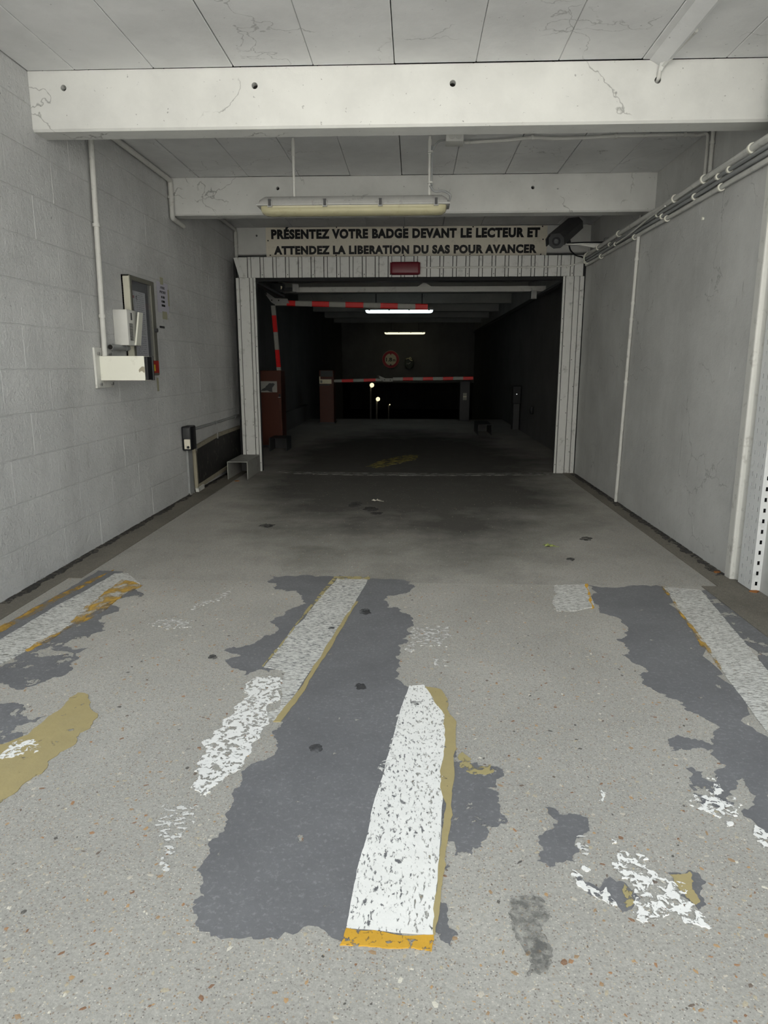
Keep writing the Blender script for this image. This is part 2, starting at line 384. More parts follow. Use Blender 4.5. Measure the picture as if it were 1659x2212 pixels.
def floor_patch(name, px, m, z, amp, seed, label, cat='road marking', group=None, levels=4, raw=False, parent=None, straight=()):
    """a coat of paint on the floor: outline surveyed on the ground, z is its film thickness"""
    pts = [Vector(p) if raw else onZ(*p) for p in px]; global FILM; FILM += 0.000012; z += FILM
    P = rag(pts, amp, levels, seed)
    bm = bmesh.new()
    n = len(P)
    vo, _, fo = delaunay_2d_cdt([Vector((p.x, p.y)) for p in P], [(i, (i+1) % n) for i in range(n)], [list(range(n))], 1, 1e-6)[:3]
    top = [bm.verts.new((v.x, v.y, z)) for v in vo]
    for f in fo:
        try: bm.faces.new([top[i] for i in f])
        except ValueError: pass
    bmesh.ops.delete(bm, geom=[v for v in bm.verts if not v.link_faces], context='VERTS')
    rim = [e for e in bm.edges if len(e.link_faces) == 1]; low = {}
    for e in rim:
        for v in e.verts:
            if v not in low: low[v] = bm.verts.new((v.co.x, v.co.y, 0.0002))
    for e in rim: bm.faces.new((low[e.verts[0]], low[e.verts[1]], e.verts[1], e.verts[0]))
    return obj(name, bm, m, parent, label=label, cat=cat, group=group)
def text_mesh(s, width, height, bold=0.0, depth=0.003, italic=False, gap=1.0):
    """letters in the XZ plane facing -Y, lower left at the origin, fitted to width x height"""
    cu = bpy.data.curves.new('lettering', 'FONT'); cu.body = s; cu.size = 1.0; cu.offset = bold; cu.extrude = 0.5; cu.space_character = gap
    cu.resolution_u = 4
    o = bpy.data.objects.new('lettering_tmp', cu); COL.objects.link(o)
    dg = bpy.context.evaluated_depsgraph_get(); me = bpy.data.meshes.new_from_object(o.evaluated_get(dg))
    bpy.data.objects.remove(o); bpy.data.curves.remove(cu)
    bm = bmesh.new(); bm.from_mesh(me); bpy.data.meshes.remove(me)
    xs = [v.co.x for v in bm.verts]; ys = [v.co.y for v in bm.verts]
    x0, x1, y0, y1 = min(xs), max(xs), min(ys), max(ys)
    for v in bm.verts:
        v.co = Vector(((v.co.x-x0)/(x1-x0)*width, -v.co.z*depth, (v.co.y-y0)/(y1-y0)*height))
    return bm
def shift(bm, v): bmesh.ops.translate(bm, vec=Vector(v), verts=bm.verts); return bm
def turn(bm, ang, axis, c=(0,0,0)): bmesh.ops.rotate(bm, cent=Vector(c), matrix=Matrix.Rotation(ang, 3, axis), verts=bm.verts); return bm
def cut(o, cutters_bm):
    """real holes: subtract, keep the result, drop the cutter"""
    me = mesh_from_bm('cutter', cutters_bm); c = bpy.data.objects.new('cutter', me); COL.objects.link(c); c.location = o.location
    md = o.modifiers.new('holes', 'BOOLEAN'); md.operation = 'DIFFERENCE'; md.object = c; md.solver = 'EXACT'
    dg = bpy.context.evaluated_depsgraph_get(); new = bpy.data.meshes.new_from_object(o.evaluated_get(dg))
    o.modifiers.clear(); old = o.data; nm = old.name; o.data = new; bpy.data.meshes.remove(old); new.name = nm
    bpy.data.objects.remove(c); bpy.data.meshes.remove(me)

# ================================================================== THE SETTING
# ---- ground
fl = obj('floor', B(-2.6, 2.2, 3.75, YR, -0.3, 0), 'floor', kind='structure', label='grimy concrete garage floor with interior gloom painted into its colour')
obj('floor_street', B(-14, 14, -18, 0.5, -0.3, 0), 'street', kind='structure', label='unseen pale street paving added to bounce sunlight into the drive')  # out of view; pale paving put here to bounce sun inside
pv = obj('floor_pavement', B(-14, 14, 0.5, 3.75, -0.3, 0), 'pavement', kind='structure', label='pale concrete drive with exposed pebbles in front of the garage')
def pebbles(n, x0, x1, y0, y1, rmin, rmax, seed, parent, name):
    rnd = random.Random(seed); vs, fs = [], []
    for _ in range(n):
        x, y = rnd.uniform(x0, x1), y0 + (y1-y0)*rnd.random()**1.15
        r = rmin + (rmax-rmin)*rnd.random()**2.7; k = rnd.choice((4,5,6)); a0 = rnd.random()*6.28; el = rnd.uniform(0.38,0.85); th = rnd.random()*3.14
        i0 = len(vs); vs.append((x, y, 0.0008))
        for j in range(k):
            a = a0 + j*6.283/k; rr = r*rnd.uniform(0.55,1.25); u, w = math.cos(a)*rr, math.sin(a)*rr*el
            vs.append((x+u*math.cos(th)-w*math.sin(th), y+u*math.sin(th)+w*math.cos(th), 0.00025))
        for j in range(k): fs.append((i0, i0+1+j, i0+1+(j+1)%k))
    me = bpy.data.meshes.new(name); me.from_pydata(vs, [], fs); me.materials.append(M['pebble'])
    o = bpy.data.objects.new(name, me); COL.objects.link(o); place(o, Vector((0,0,0)), parent); o['kind'] = 'stuff'
    return o
pebbles(17000, -2.1, 2.4, 0.75, 3.74, 0.0012, 0.0098, 11, pv, 'pebbles')
pebbles(5000, -1.85, 1.66, 3.78, 7.6, 0.0016, 0.0065, 12, fl, 'pebbles')
obj('trim_1', B(XL-0.02, -1.905, 3.75, 8.6, 0, 0.004), 'gutter', kind='structure', label='smooth brown cement strip along the foot of the left wall')
obj('trim_2', B(1.69, XR+0.02, 3.75, YD, 0, 0.004), 'gutter', kind='structure', label='smooth brown cement strip along the foot of the right wall')
obj('trim_3', B(1.60, 2.3, 2.2, 3.75, 0, 0.004), 'gutter', kind='structure', label='dull brown cement apron below the slotted metal tray')
obj('trim_4', B(-2.4, -1.98, 2.2, 3.75, 0, 0.004), 'gutter', kind='structure', label='brown cement apron at the near end of the left wall')
# ramp going down behind the second barrier
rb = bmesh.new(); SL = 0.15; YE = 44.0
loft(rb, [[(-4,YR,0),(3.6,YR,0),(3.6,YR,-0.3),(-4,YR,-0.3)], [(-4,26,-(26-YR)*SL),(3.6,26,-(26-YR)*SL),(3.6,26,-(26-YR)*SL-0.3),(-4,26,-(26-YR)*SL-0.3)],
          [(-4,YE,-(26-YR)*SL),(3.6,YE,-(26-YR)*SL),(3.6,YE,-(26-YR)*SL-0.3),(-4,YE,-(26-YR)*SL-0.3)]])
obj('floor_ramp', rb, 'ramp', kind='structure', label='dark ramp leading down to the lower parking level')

# ---- left wall of painted blocks
wl = obj('wall_left', B(XL-0.3, XL-0.0045, YF, 8.66, 0, 3.05), 'mortar', kind='structure', label='white painted block wall on the left of the drive')
CH, BLK = 0.2355, 0.48
cache = {}
def block_mesh(ln, hh):
    key = (round(ln,3), round(hh,3))
    if key not in cache:
        bm = B(-0.05, 0, 0, ln-0.002, 0, hh-0.007)
        es = [e for e in bm.edges if all(abs(v.co.x) < 1e-6 for v in e.verts)]
        bmesh.ops.bevel(bm, geom=es, offset=0.0016, segments=1, affect='EDGES')
        me = mesh_from_bm('block', bm); me.materials.append(M['plaster']); cache[key] = me
    return cache[key]
row = 0; z = 0.0
while z < 2.76:
    hh = min(CH, 2.765-z); y = YF - (BLK*0.5 if row % 2 else 0)
    while y < 8.64:
        y0, y1 = max(y, YF), min(y+BLK, 8.66)
        if y1-y0 > 0.05:
            o = bpy.data.objects.new('block', block_mesh(y1-y0, hh)); COL.objects.link(o)
            place(o, Vector((XL + random.uniform(-0.0014, 0.0006), y0+0.001, z+0.0035)), wl)
        y += BLK
    z += CH; row += 1
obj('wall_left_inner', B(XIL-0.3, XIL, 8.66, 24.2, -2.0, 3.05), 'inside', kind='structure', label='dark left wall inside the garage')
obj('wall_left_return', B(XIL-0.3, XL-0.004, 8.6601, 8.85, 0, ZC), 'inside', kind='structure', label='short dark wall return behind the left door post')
obj('trim_5', B(XIL, XIL+0.10, 10.7, 15.6, 0, 0.34, bev=0.01), 'inside', kind='structure', label='low dark plinth along the left wall inside the garage')

# ---- right wall: lower lining with a ledge, upper wall set back, near part set back
wr = obj('wall_right', prism([(XR,3.90,0),(XR,3.90,2.30),(XR+0.02,3.90,2.325),(XRU+0.35,3.90,2.325),(XRU+0.35,3.90,0)], (0,1,0), YD-3.90), 'wall_r', kind='structure', label='smooth grey-white concrete wall on the right of the drive')
obj('wall_right_upper', B(XRU, XRU+0.35, 4.0, 24.2, 2.325, 3.05), 'wall_r', kind='structure', label='upper right wall set back above the cable run')
bm = prism([(1.812,3.90,0),(1.812,3.955,0),(XR+0.001,3.955,0),(1.95,3.955,0),(1.95,3.885,0),(1.836,3.885,0),(1.822,3.888,0),(1.814,3.893,0)], (0,0,1), 2.765)
obj('trim_6', bm, 'white_metal', kind='structure', label='white corner strip where the right wall steps back')
obj('wall_right_near', B(1.878, 2.3, YF, 3.885, 0, 3.05), 'wall_r', kind='structure', label='pale near part of the right wall behind the slotted tray')
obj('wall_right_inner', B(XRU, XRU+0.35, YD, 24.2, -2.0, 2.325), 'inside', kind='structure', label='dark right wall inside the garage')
obj('wall_facade', B(-14, 14, YF-0.25, YF-0.001, 2.78, 7.5), 'wall_r', kind='structure', label='unseen facade above the drive entrance, its height set to shade the drive')  # out of view; height chosen to place the edge of the building's shadow
for i, (a, b) in enumerate(((-14, XL-0.3), (2.3, 14))):
    obj('wall_front', B(a, b, YF-0.25, YF, 0, 3.05), 'wall_r', kind='structure', label=('facade left of the drive entrance','facade right of the drive entrance')[i])

obj('wall_opposite', B(-14, 14, -18, -17.6, 0, 16), 'facade', kind='structure', label='unseen pale facade across the street, added to throw light back in')  # not in view, added as a sunlit reflector facing the entrance
obj('ceiling_rear', B(-4.3, 3.9, 15.9, 24.3, 3.0501, 3.2), 'inside', kind='structure', label='unseen cover slab added to keep daylight off the ramp')  # unseen, added to close an opening where daylight leaked in

# ---- ceiling of precast slabs between beams
ce = obj('ceiling', B(-2.8, 2.35, YF, 24.2, 2.83, 3.05), 'hole', kind='structure', label='ceiling of grey-white precast slabs')
J0, JP = -0.121, 0.4325
edges = [XL] + [J0+JP*k for k in range(-4, 5)] + [XRU]
rows = [(YF, 4.1), (4.262, 6.3), (6.462, 8.5), (8.662, 10.7), (10.862, 12.9), (13.062, 15.1)]
for ri, (y0, y1) in enumerate(rows):
    for a, b in zip(edges, edges[1:]):
        g = random.choice((0.0012, 0.002, 0.0035, 0.0045))
        dz = random.uniform(-0.003, 0.003)
        o = obj('slab', B(a+g, b-0.001, y0+0.003, y1-0.004, ZC+dz, 2.83, bev=0.003, seg=1), 'slab', ce)
obj('slab', B(XIL, XL, 8.66, 24.2, ZC, 2.83), 'slab', ce)
obj('slab', B(XL, XRU, 15.26, 24.2, ZC, 2.83), 'slab', ce)
BL = ['front ceiling beam, nearest and brightest, spanning the drive', 'second ceiling beam, behind the unlit tube light', 'third ceiling beam carrying the lettered sign',
      'fourth beam, just inside the garage door', 'fifth beam inside the dark garage', 'sixth beam, lit by the cool tube light',
      'seventh beam in the dark garage', 'eighth beam in the dark garage', 'ninth beam in the dark garage']
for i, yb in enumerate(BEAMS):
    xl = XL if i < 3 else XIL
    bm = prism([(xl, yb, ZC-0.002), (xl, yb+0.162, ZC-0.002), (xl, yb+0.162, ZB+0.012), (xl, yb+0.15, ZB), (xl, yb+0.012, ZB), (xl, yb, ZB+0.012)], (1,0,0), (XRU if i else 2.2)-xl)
    o = obj('ceiling_beam', bm, 'beam' if i < 3 else 'beam_gloom', kind='structure', label=BL[i])
    hs = {0: [(137,190,.016),(550,185,.017),(978,180,.017),(1421,173,.017)], 1: [(600,407,.014),(1151,405,.014)], 2: [(554,509,.012)]}.get(i, [])
    if hs:
        cb = bmesh.new()
        for (px, py, r) in hs:
            p = onY(px, py, yb); cyl(cb, (p.x, yb-0.03, p.z), (0,1,0), r, 0.10, 14)
        bmesh.ops.translate(cb, vec=-ORG[o.name], verts=cb.verts); bmesh.ops.recalc_face_normals(cb, faces=cb.faces[:])
        cut(o, cb)
        for (px, py, r) in hs:
            p = onY(px, py, yb); obj('bolt_hole', cyl(bmesh.new(), (p.x, yb+0.045, p.z), (0,1,0), r*0.98, 0.02, 14), 'hole', o)
# plastered-over cable hump on the first ceiling bay
hump = []
for yy in (YF+0.01, 3.2, 3.7, 4.098):
    cx = onZ(1478, 64, ZC).x
    hump.append([(cx-0.055, yy, ZC-0.001), (cx-0.02, yy, ZC-0.022), (cx+0.015, yy, ZC-0.036), (cx+0.032, yy, ZC-0.030), (cx+0.040, yy, ZC-0.001)])
obj('plaster_hump', loft(bmesh.new(), hump), 'slab', ce, smooth=True)
# bulkhead above the ramp
obj('wall_bulkhead', B(-4.0, 3.6, 23.9, 24.2, 0.62, 3.05), 'inside', kind='structure', label='dark bulkhead wall above the ramp')
obj('wall_ramp_left', B(-4.3, -4.0, YR, YE, -2.0, 3.05), 'inside', kind='structure', label='dark wall left of the ramp')
obj('wall_ramp_right', B(3.6, 3.9, YR, YE, -2.0, 3.05), 'inside', kind='structure', label='dark wall right of the ramp')
obj('wall_ramp_end', B(-4.3, 3.9, YE, YE+0.3, -2.0, 3.05), 'inside', kind='structure', label='dark end wall of the lower level')
obj('ceiling_lower', B(-4.3, 3.9, 24.2, YE, 0.62, 0.9), 'inside', kind='structure', label='dark ceiling of the lower level')

# ---- garage door: clad frame, header, raised leaf
door = thing('door_1', (-0.05, YD, 0), 'grey-white clad garage door frame with its leaf raised under the ceiling', None, kind='structure')
zh0, zh1 = 2.135, 2.352
x = -1.925; PER = 0.1395; k = 0
hb = obj('header_backing', B(-1.93, 1.826, YD+0.012, YD+0.10, zh0, zh1), 'rubber', door)
while x < 1.80:
    w = min(0.094, 1.826-x)
    obj('cladding_strip', B(x, x+w, YD-0.006-random.uniform(0,.002), YD+0.012, zh0, zh1-random.uniform(0,.004), bev=0.0025, seg=1), 'frame_metal', door)
    if x+0.101 < 1.79:
        obj('cladding_strip', B(x+0.101, x+0.1335, YD-0.001, YD+0.012, zh0, zh1-random.uniform(0,.004), bev=0.002, seg=1), 'frame_metal', door)
        if k % 2:
            obj('rivet', cyl(bmesh.new(), (x+0.119, YD-0.001, zh0+0.03), (0,-1,0), 0.005, 0.003, 8), 'screw', door)
    x += PER; k += 1
ret = prism([(-1.975, YD-0.01, zh1-0.01), (-1.93, YD-0.01, zh1-0.01), (-1.86, YD-0.01, zh0+0.005), (-1.92, YD-0.01, zh0+0.005)], (0,1,0), -0.004)
obj('header_corner_plate', ret, 'frame_metal', door)
for nm, strips in (('left', [(-1.962,-1.927),(-1.920,-1.815),(-1.809,-1.776),(-1.770,-1.745)]), ('right', [(1.590,1.613),(1.619,1.703),(1.710,1.764),(1.770,1.815)])):
    p = obj('post', B(strips[0][0]+0.005, strips[-1][1]-0.003, YD+0.012, YD+0.09, 0, zh0), 'dark_grey', door)
    for j, (a, b) in enumerate(strips):
        obj('cladding_strip', B(a, b, YD-(0.008 if j in (1,) else 0.001), YD+0.012, 0.0 if nm == 'right' else 0.002, zh0, bev=0.003, seg=1), 'frame_metal', p)
    for q in range(14):
        a, b = random.choice(strips)
        obj('rivet', cyl(bmesh.new(), (random.choice((a+0.012, b-0.012)), YD-0.0065, 0.1+q*0.145), (0,-1,0), 0.0045, 0.004, 8), 'screw', p)
obj('dark_strip', B(-1.992, -1.963, YD+0.03, YD+0.07, 0, 2.34), 'rubber', door)  # added black strip painting in the darkness of the gap by the post
obj('dark_strip', B(1.816, XRU, YD+0.002, YD+0.05, 0, 2.325), 'rubber', door)  # likewise, black put in for the unlit gap right of the post
obj('dark_strip', B(-1.74, 1.59, YD+0.03, YD+0.06, 2.10, 2.135), 'rubber', door)
leaf = obj('leaf', prism([(-1.70, YD+0.12, 2.150), (-1.70, 9.66, 2.275), (-1.70, 9.66, 2.31), (-1.70, YD+0.12, 2.185)], (1,0,0), 3.26), 'dark_grey', door)
obj('bottom_rail', B(-1.70, 1.56, YD+0.105, YD+0.135, 2.128, 2.15), 'steel', leaf)
rl, rr_ = onY(640, 620, 9.7), onY(1178, 624, 9.7)
obj('leaf_rail', B(rl.x, rr_.x, 9.66, 9.72, rr_.z-0.035, rr_.z+0.035, bev=0.004), 'white_metal', door)
pt = onY(917, 619, 9.66)
obj('torn_flap', prism([(pt.x-0.09, 9.655, pt.z), (pt.x-0.02, 9.645, pt.z+0.045), (pt.x+0.02, 9.645, pt.z+0.042), (pt.x+0.09, 9.655, pt.z)], (0,1,0), 0.004), 'white_metal', door)
br = onY(1153, 637, 9.6)
obj('rail_bracket', B(br.x-0.035, br.x+0.035, 9.58, 9.66, br.z-0.05, rr_.z-0.03), 'steel', door)
obj('track', B(1.60, 1.66, YD+0.12, 9.6, 2.085, 2.11), 'dark_grey', door)
obj('track', B(-1.80, -1.74, YD+0.12, 9.6, 2.085, 2.11), 'dark_grey', door)
op = onY(610, 625, 9.4)
mo = obj('opener_box', B(op.x-0.14, op.x+0.02, 9.3, 9.5, op.z-0.05, op.z+0.07, bev=0.01), 'black', door)
obj('opener_arm', B(op.x+0.02, op.x+0.20, 9.38, 9.42, op.z-0.02, op.z+0.02), 'black', door)
obj('opener_plate', prism([(op.x+0.14,9.36,op.z-0.03),(op.x+0.23,9.36,op.z-0.035),(op.x+0.22,9.36,op.z+0.06),(op.x+0.14,9.36,op.z+0.06)], (0,1,0), 0.006), 'steel', door)
pf = onY(608, 621.5, 9.29)
obj('reflector', prism([(pf.x-0.008,9.29,pf.z-0.022),(pf.x+0.004,9.29,pf.z-0.010),(pf.x+0.010,9.29,pf.z+0.014),(pf.x-0.002,9.29,pf.z+0.022),(pf.x-0.010,9.29,pf.z+0.02)], (0,1,0), 0.006), 'sign_white', mo)

# ================================================================== FLOOR MARKINGS
GP = 'grey cover paint'
floor_patch('cover_paint_patch', [(583,1243),(725,1246),(800,1250),(888,1256),(897,1268),(880,1281),(838,1287),(826,1296),(838,1313),(862,1321),(893,1338),(893,1352),(880,1358),(868,1380),(866,1400),(862,1425),(866,1440),(860,1462),(872,1480),
    (880,1500),(900,1560),(890,1700),(880,1860),(870,2030),(740,2042),(600,2030),(430,2012),(424,1990),(416,1960),(420,1944),(450,1940),(438,1900),(440,1860),(452,1830),(490,1780),(486,1760),(500,1715),(522,1690),(545,1650),(592,1632),(600,1600),(588,1580),(604,1555),
    (640,1480),(600,1445),(560,1446),(526,1459),(500,1442),(485,1426),(522,1416),(484,1406),(486,1400),(540,1394),(562,1382),(590,1370),(594,1352),(593,1338),(622,1318),(662,1304),(650,1290),(640,1276),(590,1269),(577,1256)],
    'p_grey', 0.0010, 0.15, 21, 'large slate-grey painted patch between the two middle white stripes', group=GP)
floor_patch('cover_paint_patch', [(950,1600),(985,1628),(1010,1650),(1060,1656),(1086,1662),(1072,1690),(1050,1700),(1078,1730),(1090,1762),(1080,1780),(1050,1788),(1046,1815),(1020,1830),(1012,1860),(985,1878),(950,1880),(940,1740)],
    'p_grey_holes', 0.0010, 0.2, 22, 'ragged grey patch hugging the right side of the front white stripe', group=GP)
floor_patch('cover_paint_patch', [(940,1950),(965,1972),(990,2020),(975,2045),(950,2020),(925,2010)], 'p_grey', 0.0010, 0.18, 23, 'small grey blot at the lower right foot of the front white stripe', group=GP)
floor_patch('cover_paint_patch', [(1268,1264),(1432,1268),(1500,1356),(1580,1480),(1665,1600),(1700,1680),(1700,1860),(1662,1830),(1640,1800),(1630,1740),(1610,1690),(1600,1640),(1585,1610),(1575,1640),(1592,1700),(1570,1740),(1545,1700),(1560,1660),(1540,1620),(1545,1590),(1528,1556),(1478,1532),(1476,1518),(1438,1505),(1386,1476),(1378,1458),(1364,1430),(1360,1404),(1345,1380),(1356,1364),(1342,1342),(1318,1330),(1290,1306),(1278,1300)],
    'p_grey', 0.0010, 0.16, 24, 'slate-grey painted patch left of the long right-hand white stripe', group=GP)
floor_patch('cover_paint_patch', [(1516,1276),(1585,1268),(1662,1335),(1700,1370),(1700,1500),(1662,1452)], 'p_grey_holes', 0.0012, 0.06, 25, 'dull grey strip between the right-hand stripe and the wall', group=GP)
floor_patch('cover_paint_patch', [(1452,1594),(1500,1596),(1532,1606),(1548,1622),(1530,1622),(1492,1620),(1450,1622),(1446,1608)], 'p_grey', 0.0010, 0.2, 26, 'small grey blot left of the right-hand grey patch', group=GP)
floor_patch('cover_paint_patch', [(1482,1660),(1520,1668),(1545,1690),(1588,1698),(1586,1735),(1560,1742),(1530,1730),(1505,1735),(1498,1695),(1488,1680)], 'p_grey_holes', 0.0010, 0.2, 27, 'grey flake fringed by white paint at the right of the drive', group=GP)
floor_patch('cover_paint_patch', [(212,1234),(266,1236),(246,1242),(170,1290),(60,1352),(-20,1398),(-60,1420),(-60,1395),(60,1322),(150,1272)], 'p_grey', 0.0045, 0.03, 28, 'grey strip between the left-hand stripe and the wall', group=GP)
floor_patch('cover_paint_patch', [(302,1266),(310,1286),(272,1290),(240,1306),(256,1316),(216,1345),(228,1362),(196,1372),(150,1384),(134,1396),(160,1404),(190,1400),(160,1428),(150,1450),(100,1470),(48,1490),(-20,1482),(-40,1470),(-20,1440),(90,1372),(200,1312),(270,1272)],
    'p_grey_holes', 0.0010, 0.16, 29, 'flaking grey patch along the right edge of the left-hand stripe', group=GP)
floor_patch('cover_paint_patch', [(-40,1510),(30,1518),(60,1536),(70,1556),(100,1548),(60,1582),(10,1604),(-50,1625)], 'p_grey_holes', 0.0010, 0.2, 30, 'flaking grey patch above the mustard band at the left edge', group=GP)
floor_patch('cover_paint_patch', [(1178,1744),(1200,1748),(1208,1760),(1258,1764),(1274,1795),(1262,1800),(1262,1835),(1240,1862),(1200,1862),(1160,1860),(1175,1838),(1164,1818),(1175,1800),(1196,1790),(1206,1775)], 'p_grey', 0.0010, 0.2, 31, 'isolated grey flake with a broken cream rim in the right foreground', group=GP)
floor_patch('cover_paint_patch', [(1240,1884),(1262,1905),(1296,1922),(1305,1900),(1318,1894),(1345,1905),(1368,1925),(1366,1962),(1345,1972),(1330,1950),(1290,1938),(1256,1912)], 'p_grey', 0.0010, 0.14, 32, 'curved grey flake beside the white paint rags at lower right', group=GP)
floor_patch('cover_paint_patch', [(1442,1886),(1490,1880),(1508,1886),(1518,1920),(1526,1955),(1510,1966),(1470,1935)], 'p_grey', 0.0010, 0.14, 33, 'grey flake under the mustard chip at lower right', group=GP)
WP = 'white painted stripes'
floor_patch('painted_stripe', [(728,1250),(797,1250),(745,1340),(685,1430),(640,1498),(600,1560),(578,1552),(576,1542),(604,1530),(610,1505),(608,1480),(616,1452),(598,1446),(570,1442),(640,1352)], 'p_white_grey', 0.0022, 0.02, 41, 'upper middle white stripe with a thin yellow right edge', group=WP)
floor_patch('painted_stripe', [(553,1463),(606,1464),(612,1480),(608,1510),(578,1545),(574,1570),(545,1612),(528,1650),(500,1672),(478,1690),(446,1722),(412,1702),(430,1660),(450,1615),(480,1560),(505,1530),(525,1495)], 'p_white_worn', 0.0020, 0.13, 42, 'worn speckled white stripe running down from the upper middle stripe', group=WP)
floor_patch('painted_stripe', [(350,1738),(430,1742),(420,1765),(395,1800),(382,1840),(365,1885),(345,1870),(356,1830),(330,1815),(345,1770)], 'p_white_faint', 0.0020, 0.2, 43, 'last flecks of white below the worn speckled stripe', group=WP)
floor_patch('painted_stripe', [(884,1482),(915,1480),(935,1500),(962,1535),(963,1600),(957,1720),(949,1860),(937,2022),(748,2006),(776,1862),(800,1770),(826,1680),(850,1590),(866,1530)], 'p_white', 0.0022, 0.012, 44, 'broad front white stripe ending in an amber band', group=WP)
floor_patch('painted_stripe', [(1432,1268),(1513,1275),(1588,1364),(1662,1454),(1850,1680),(1800,1783),(1662,1590),(1580,1478),(1500,1366)], 'p_white_grey', 0.0022, 0.012, 45, 'long white stripe running off the right edge of the picture', group=WP)
floor_patch('painted_stripe', [(1200,1264),(1268,1262),(1281,1313),(1262,1316),(1245,1320),(1202,1320),(1194,1300),(1204,1285)], 'p_white_grey', 0.0022, 0.05, 46, 'short white stub at the top of the right-hand grey patch', group=WP)
floor_patch('painted_stripe', [(248,1240),(276,1240),(288,1250),(304,1264),(240,1300),(150,1352),(60,1405),(-30,1455),(-60,1470),(-60,1415),(0,1384),(100,1324),(200,1268)], 'p_white_grey', 0.0046, 0.02, 47, 'white stripe with an amber smear beside the left wall', group=WP)
YP = 'yellow painted edges'
floor_patch('painted_edge', [(748,2006),(937,2021),(932,2056),(840,2050),(734,2043)], 'p_yellow', 0.0024, 0.03, 51, 'amber band across the foot of the front white stripe', group=YP)
floor_patch('painted_edge', [(918,1484),(952,1490),(966,1510),(972,1545),(986,1560),(986,1620),(974,1740),(962,1850),(950,1960),(940,2020),(936,2022),(948,1860),(956,1720),(962,1600),(960,1545),(940,1520),(930,1500)], 'p_mustard', 0.0026, 0.03, 52, 'mustard border along the right side of the front white stripe', group=YP)
floor_patch('painted_edge', [(768,1300),(774,1300),(702,1420),(660,1490),(606,1560),(590,1560),(640,1498),(690,1424)], 'p_mustard', 0.0026, 0.02, 53, 'thin mustard border along the upper middle stripe', group=YP)
floor_patch('painted_edge', [(722,1246),(800,1246),(798,1252),(726,1252),(640,1352),(570,1440),(566,1440),(636,1352)], 'p_mustard_worn', 0.0021, 0.02, 54, 'faint mustard outline at the far end of the upper middle stripe', group=YP)
floor_patch('painted_edge', [(1264,1262),(1270,1262),(1284,1314),(1277,1316)], 'p_yellow', 0.0026, 0.05, 55, 'thin amber line on the right of the short white stub', group=YP)
floor_patch('painted_edge', [(1428,1267),(1435,1268),(1500,1358),(1560,1446),(1556,1446),(1494,1360)], 'p_yellow_soft', 0.0026, 0.04, 56, 'broken amber line along the long right-hand stripe', group=YP)
floor_patch('painted_edge', [(262,1254),(290,1258),(306,1266),(246,1302),(160,1352),(60,1408),(54,1406),(160,1340),(215,1290)], 'p_yellow_soft', 0.0050, 0.06, 57, 'amber smear on the stripe beside the left wall', group=YP)
floor_patch('painted_edge', [(236,1238),(246,1232),(160,1280),(60,1336),(-40,1388),(-40,1376),(60,1322),(150,1276)], 'p_yellow_soft', 0.0050, 0.05, 58, 'faint rusty yellow line along the foot of the left wall', group=YP)
floor_patch('painted_band', [(-80,1665),(-10,1612),(60,1588),(105,1548),(150,1508),(168,1497),(190,1500),(194,1520),(200,1536),(211,1550),(196,1572),(172,1584),(160,1610),(90,1672),(0,1736),(-80,1790)], 'p_mustard', 0.0018, 0.07, 59, 'wide mustard painted band at the left edge of the drive')
floor_patch('paint_chip', [(1448,1890),(1490,1884),(1498,1905),(1506,1935),(1500,1955),(1480,1935),(1462,1915)], 'p_mustard', 0.0018, 0.14, 60, 'mustard chip right of the white paint rags')
floor_patch('paint_chip', [(1348,1910),(1366,1920),(1366,1955),(1350,1966),(1340,1955),(1350,1935)], 'p_mustard_worn', 0.0018, 0.14, 61, 'mustard chip left of the white paint rags')
RG = 'remnants of white paint'
floor_patch('paint_remnant', [(1328,1846),(1372,1848),(1400,1880),(1430,1898),(1462,1905),(1470,1930),(1500,1955),(1526,1985),(1532,2008),(1510,2000),(1480,1995),(1450,1975),(1430,1985),(1390,1995),(1366,1975),(1372,1945),(1376,1920),(1355,1900),(1330,1880)], 'p_white_rags', 0.0022, 0.18, 62, 'large rag of flaking white paint at lower right', group=RG)
floor_patch('paint_remnant', [(1288,1704),(1300,1708),(1306,1722),(1302,1734),(1294,1730),(1298,1716)], 'p_white_worn', 0.0022, 0.15, 63, 'single curved white paint flake right of centre', group=RG)
floor_patch('paint_remnant', [(1520,1680),(1548,1678),(1556,1700),(1545,1720),(1570,1735),(1592,1725),(1594,1748),(1585,1780),(1568,1795),(1558,1770),(1530,1755),(1490,1740),(1492,1720),(1520,1720)], 'p_white_rags', 0.0022, 0.18, 64, 'white flakes around the grey flake at the right of the drive', group=RG)
floor_patch('paint_remnant', [(1628,1780),(1642,1790),(1660,1815),(1672,1835),(1650,1832),(1636,1810)], 'p_white_worn', 0.0022, 0.15, 65, 'white flake on the right picture edge', group=RG)
floor_patch('paint_remnant', [(892,1354),(965,1352),(970,1362),(966,1398),(930,1396),(900,1398),(886,1410),(890,1385)], 'p_white_faint', 0.0020, 0.15, 66, 'faded white square above the front white stripe', group=RG)
floor_patch('paint_remnant', [(936,1424),(972,1426),(970,1442),(945,1440)], 'p_white_faint', 0.0020, 0.2, 67, 'small faded white scrap below the faded square', group=RG)
floor_patch('paint_remnant', [(330,1346),(372,1336),(416,1342),(410,1358),(360,1360),(334,1354)], 'p_white_faint', 0.0020, 0.2, 68, 'faded white scrap left of the upper middle stripe', group=RG)
floor_patch('paint_remnant', [(480,1282),(500,1276),(490,1290),(460,1302),(420,1318),(424,1306)], 'p_white_faint', 0.0020, 0.2, 69, 'farther faded white streak left of the upper middle stripe', group=RG)
